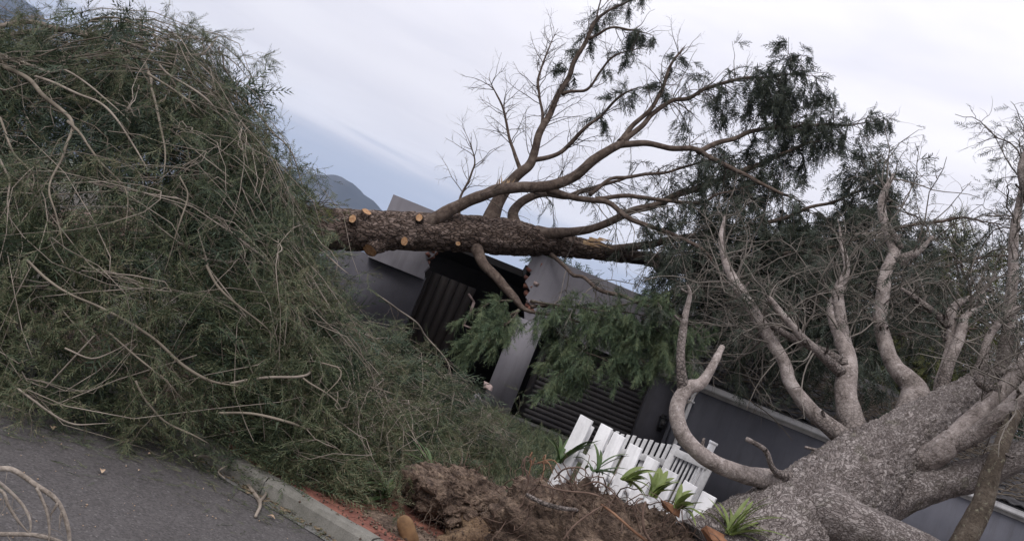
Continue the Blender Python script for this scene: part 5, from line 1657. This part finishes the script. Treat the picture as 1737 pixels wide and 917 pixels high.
ground_limb(LB, [(330, 772, .10, 4), (365, 776, .05, 5), (405, 797, .03, 6), (425, 825, .02, 7), (441, 850, .02, 7), (432, 874, .015, 5)], 'twig_pale', 1)
ground_limb(LB, [(441, 850, .02, 6), (452, 835, .03, 5), (459, 802, .05, 4)], 'twig_pale', 2)
ground_limb(LB, [(405, 797, .03, 4), (390, 790, .07, 3), (372, 800, .03, 3), (382, 812, .02, 2)], 'twig_pale', 3)
FB = thing('foreground_branch', G(60, 960), 'pale arching bare branch in the bottom left corner on the asphalt', 'branch')
fb = []
for k, (pts, Yq) in enumerate([
    ([(-60, 800, 9), (0, 795, 9), (25, 799, 9), (60, 822, 8), (90, 842, 8), (105, 862, 7), (115, 892, 7), (118, 920, 6), (112, 960, 5)], 3.45),
    ([(62, 826, 5), (72, 850, 5), (79, 872, 5), (82, 900, 4), (80, 930, 3)], 3.42),
    ([(98, 853, 5), (90, 866, 4), (83, 876, 3)], 3.44),
    ([(-30, 800, 6), (0, 818, 6), (25, 840, 5), (42, 862, 5), (50, 885, 4), (48, 910, 3)], 3.5),
    ([(-30, 822, 5), (5, 835, 5), (15, 858, 5), (32, 885, 4), (50, 906, 4)], 3.35),
    ([(104, 870, 3), (99, 885, 3), (97, 900, 2)], 3.44),
    ([(-40, 905, 8), (20, 905, 8), (60, 908, 7), (100, 920, 6), (140, 945, 4)], 3.5)]):
    fb.append(limb('stem', [(x, y, Yq, w) for x, y, w in pts], M['limb_pale'], FB, 9, 0.012, 0.08, seed=400 + k, wig=0.006))
Pf, Rf = stackK(fb)
f1 = grow(rl, Pf, Rf, 40, 0.2, 1.0, (0.04, 0.16), 6, (30, 60), 0.3, 0.3, 0.0018)
V, F, U = batch_tubes(*f1, 4)
build('twigs', V, F, M['twig_pale'], FB, U, kind='stuff')
# dead leaves
lf = np.random.default_rng(55)
for k, (px, py, s, lab) in enumerate([(172, 799, 0.030, 'curled tan dead leaf alone on the asphalt in the open'), (87, 726, 0.032, 'grey-brown dead leaf on the asphalt at the edge of the branch heap'),
                                      (254, 769, 0.016, 'small pale leaf on the asphalt near the branch heap'), (236, 797, 0.012, 'tiny pale leaf scrap on the asphalt right of the tan leaf'),
                                      (460, 877, 0.026, 'brown dead leaf on the asphalt below the forked branch')]):
    c = G(px, py, 0.012)
    n = 9
    V, F = [], []
    for i in range(n):
        t = i / (n - 1)
        w = s * 0.55 * math.sin(math.pi * min(max(t, 0.03), 0.97)) ** 0.8
        cu = 0.35 * s * math.sin(t * 3.0)
        V += [(s * 2 * (t - .5), -w, cu + w * .5), (s * 2 * (t - .5), 0, cu), (s * 2 * (t - .5), w, cu + w * .4)]
    for i in range(n - 1):
        a = i * 3
        F += [(a, a + 1, a + 4, a + 3), (a + 1, a + 2, a + 5, a + 4)]
    rz = lf.uniform(0, 6.28)
    V = np.array(V) @ np.array([[math.cos(rz), math.sin(rz), 0], [-math.sin(rz), math.cos(rz), 0], [0, 0, 1]]) + c
    tag(build('dead_leaf', V, F, M['dead_leaf'], None, smooth=True, org=c), lab, 'leaf', 'dead leaves on the road')
# litter along the gutter and grit on the road
n = 900
ss = lf.uniform(-2.6, 1.2, n); dd_ = -0.165 + lf.normal(size=n) * 0.03
pt = np.array([(*kp(a, b_), 0.012) for a, b_ in zip(ss, dd_)])
lv, lfc = sprays(lf, pt, unit(np.stack([lf.normal(size=n), lf.normal(size=n), np.full(n, .05)], -1)), lf.uniform(0.2, 1.0, n),
                 [(np.array([(0, -.004, 0), (.03, -.008, .004), (.05, 0, 0), (.03, .008, .005)]), np.array([(0, 1, 2, 3)]))])
lv[:, 2] = np.clip(lv[:, 2], 0.009, 0.05)
lt = build('gutter_litter', lv, lfc, M['litter'], None, kind='stuff')
tag(lt, 'dry leaf litter lying in the gutter along the kerb', 'litter')
n = 750
si = lf.uniform(0.1, 0.75, n)
fp = FR[(si * 59).astype(int)]
tdir = np.array([-KN[0], -KN[1], 0.0])
fp = fp + tdir[None] * (np.abs(lf.normal(size=(n, 1))) * 0.5 - 0.05) + np.stack([lf.normal(size=n) * .1, lf.normal(size=n) * .06, np.zeros(n)], -1)
fp[:, 2] = 0.014
fv, ff = sprays(lf, fp, unit(np.stack([lf.normal(size=n), lf.normal(size=n), np.zeros(n)], -1)), lf.uniform(0.2, 0.75, n), T_HEAP)
fv[:, 2] = np.clip(fv[:, 2], 0.008, 0.035)
tag(build('torn_sprigs', fv, ff, M['needles_olive'], None, kind='stuff'), 'torn green sprigs strewn on the asphalt along the heap', 'sprigs')
n = 260
gp = np.stack([lf.uniform(-3.0, 0.0, n), lf.uniform(3.2, 6.2, n), np.full(n, 0.006)], -1)
rel = (gp[:, :2] - K0) @ KN
gp = gp[rel < -0.34]
tag(crumbs('road_grit', gp, lf.uniform(0.002, 0.007, len(gp)), M['dead_leaf']), 'scattered pale grit and scraps on the asphalt', 'grit')

gg = np.random.default_rng(91)
n = 2600
go = np.stack([gg.uniform(0.5, 3.4, n), gg.uniform(7.4, 15.5, n), np.full(n, 0.10)], -1)
gv, gf = sprays(gg, go, unit(np.stack([gg.normal(size=n) * .35, gg.normal(size=n) * .35, np.ones(n)], -1)), gg.uniform(0.7, 1.6, n), T_FEATH)
gv[:, 2] = np.maximum(gv[:, 2], 0.103)
tag(build('rough_grass', gv, gf, M['needles_olive'], None, kind='stuff'), 'rough grass and weeds between the branch heap and the white fence', 'grass')

# rubble from the broken wall
rbk = np.random.default_rng(66)
for k, (px, py, Y, s, lab) in enumerate([(706, 652, 12.4, 0.22, 'pinkish broken masonry lump half buried in the branch heap'), (828, 656, 14.6, 0.12, 'small pink brick lump at the foot of the grey pillar'),
                                          (806, 678, 14.4, 0.20, 'grey plaster slab piece leaning below the pillar by the branch heap'), (790, 692, 14.2, 0.13, 'reddish brick fragment under the grey plaster piece'),
                                          (812, 700, 14.0, 0.10, 'small red brick chip right of the reddish fragment below the pillar')]):
    st = lump('masonry_lump', px, py, Y, (s, s * 0.7, s * 0.6), M['plaster'] if k == 2 else (M['rubble'] if k < 2 else M['brick']), lab, 'rubble', 80 + k,
               (rbk.uniform(-.5, .5), rbk.uniform(-.5, .5), rbk.uniform(0, 3)), 4.0, 'rubble from the broken wall')

# ================================================================== HAZE
V, F = box_v(-5800, 5800, -290, 8800, -1.2, 620)
hz = build('haze', V, F, None)
hz['kind'] = 'stuff'
hz['label'] = 'thin grey-blue air between the camera and the mountain'
hm = bpy.data.materials.new('haze')
hm.use_nodes = True
hm.node_tree.nodes.clear()
pv = N(hm.node_tree, 'ShaderNodeVolumePrincipled')
pv.inputs['Color'].default_value = (0.50, 0.66, 1.0, 1)
pv.inputs['Density'].default_value = 0.00013
pv.inputs['Anisotropy'].default_value = 0.2
ho = N(hm.node_tree, 'ShaderNodeOutputMaterial')
hm.node_tree.links.new(pv.outputs[0], ho.inputs['Volume'])
hz.data.materials.append(hm)
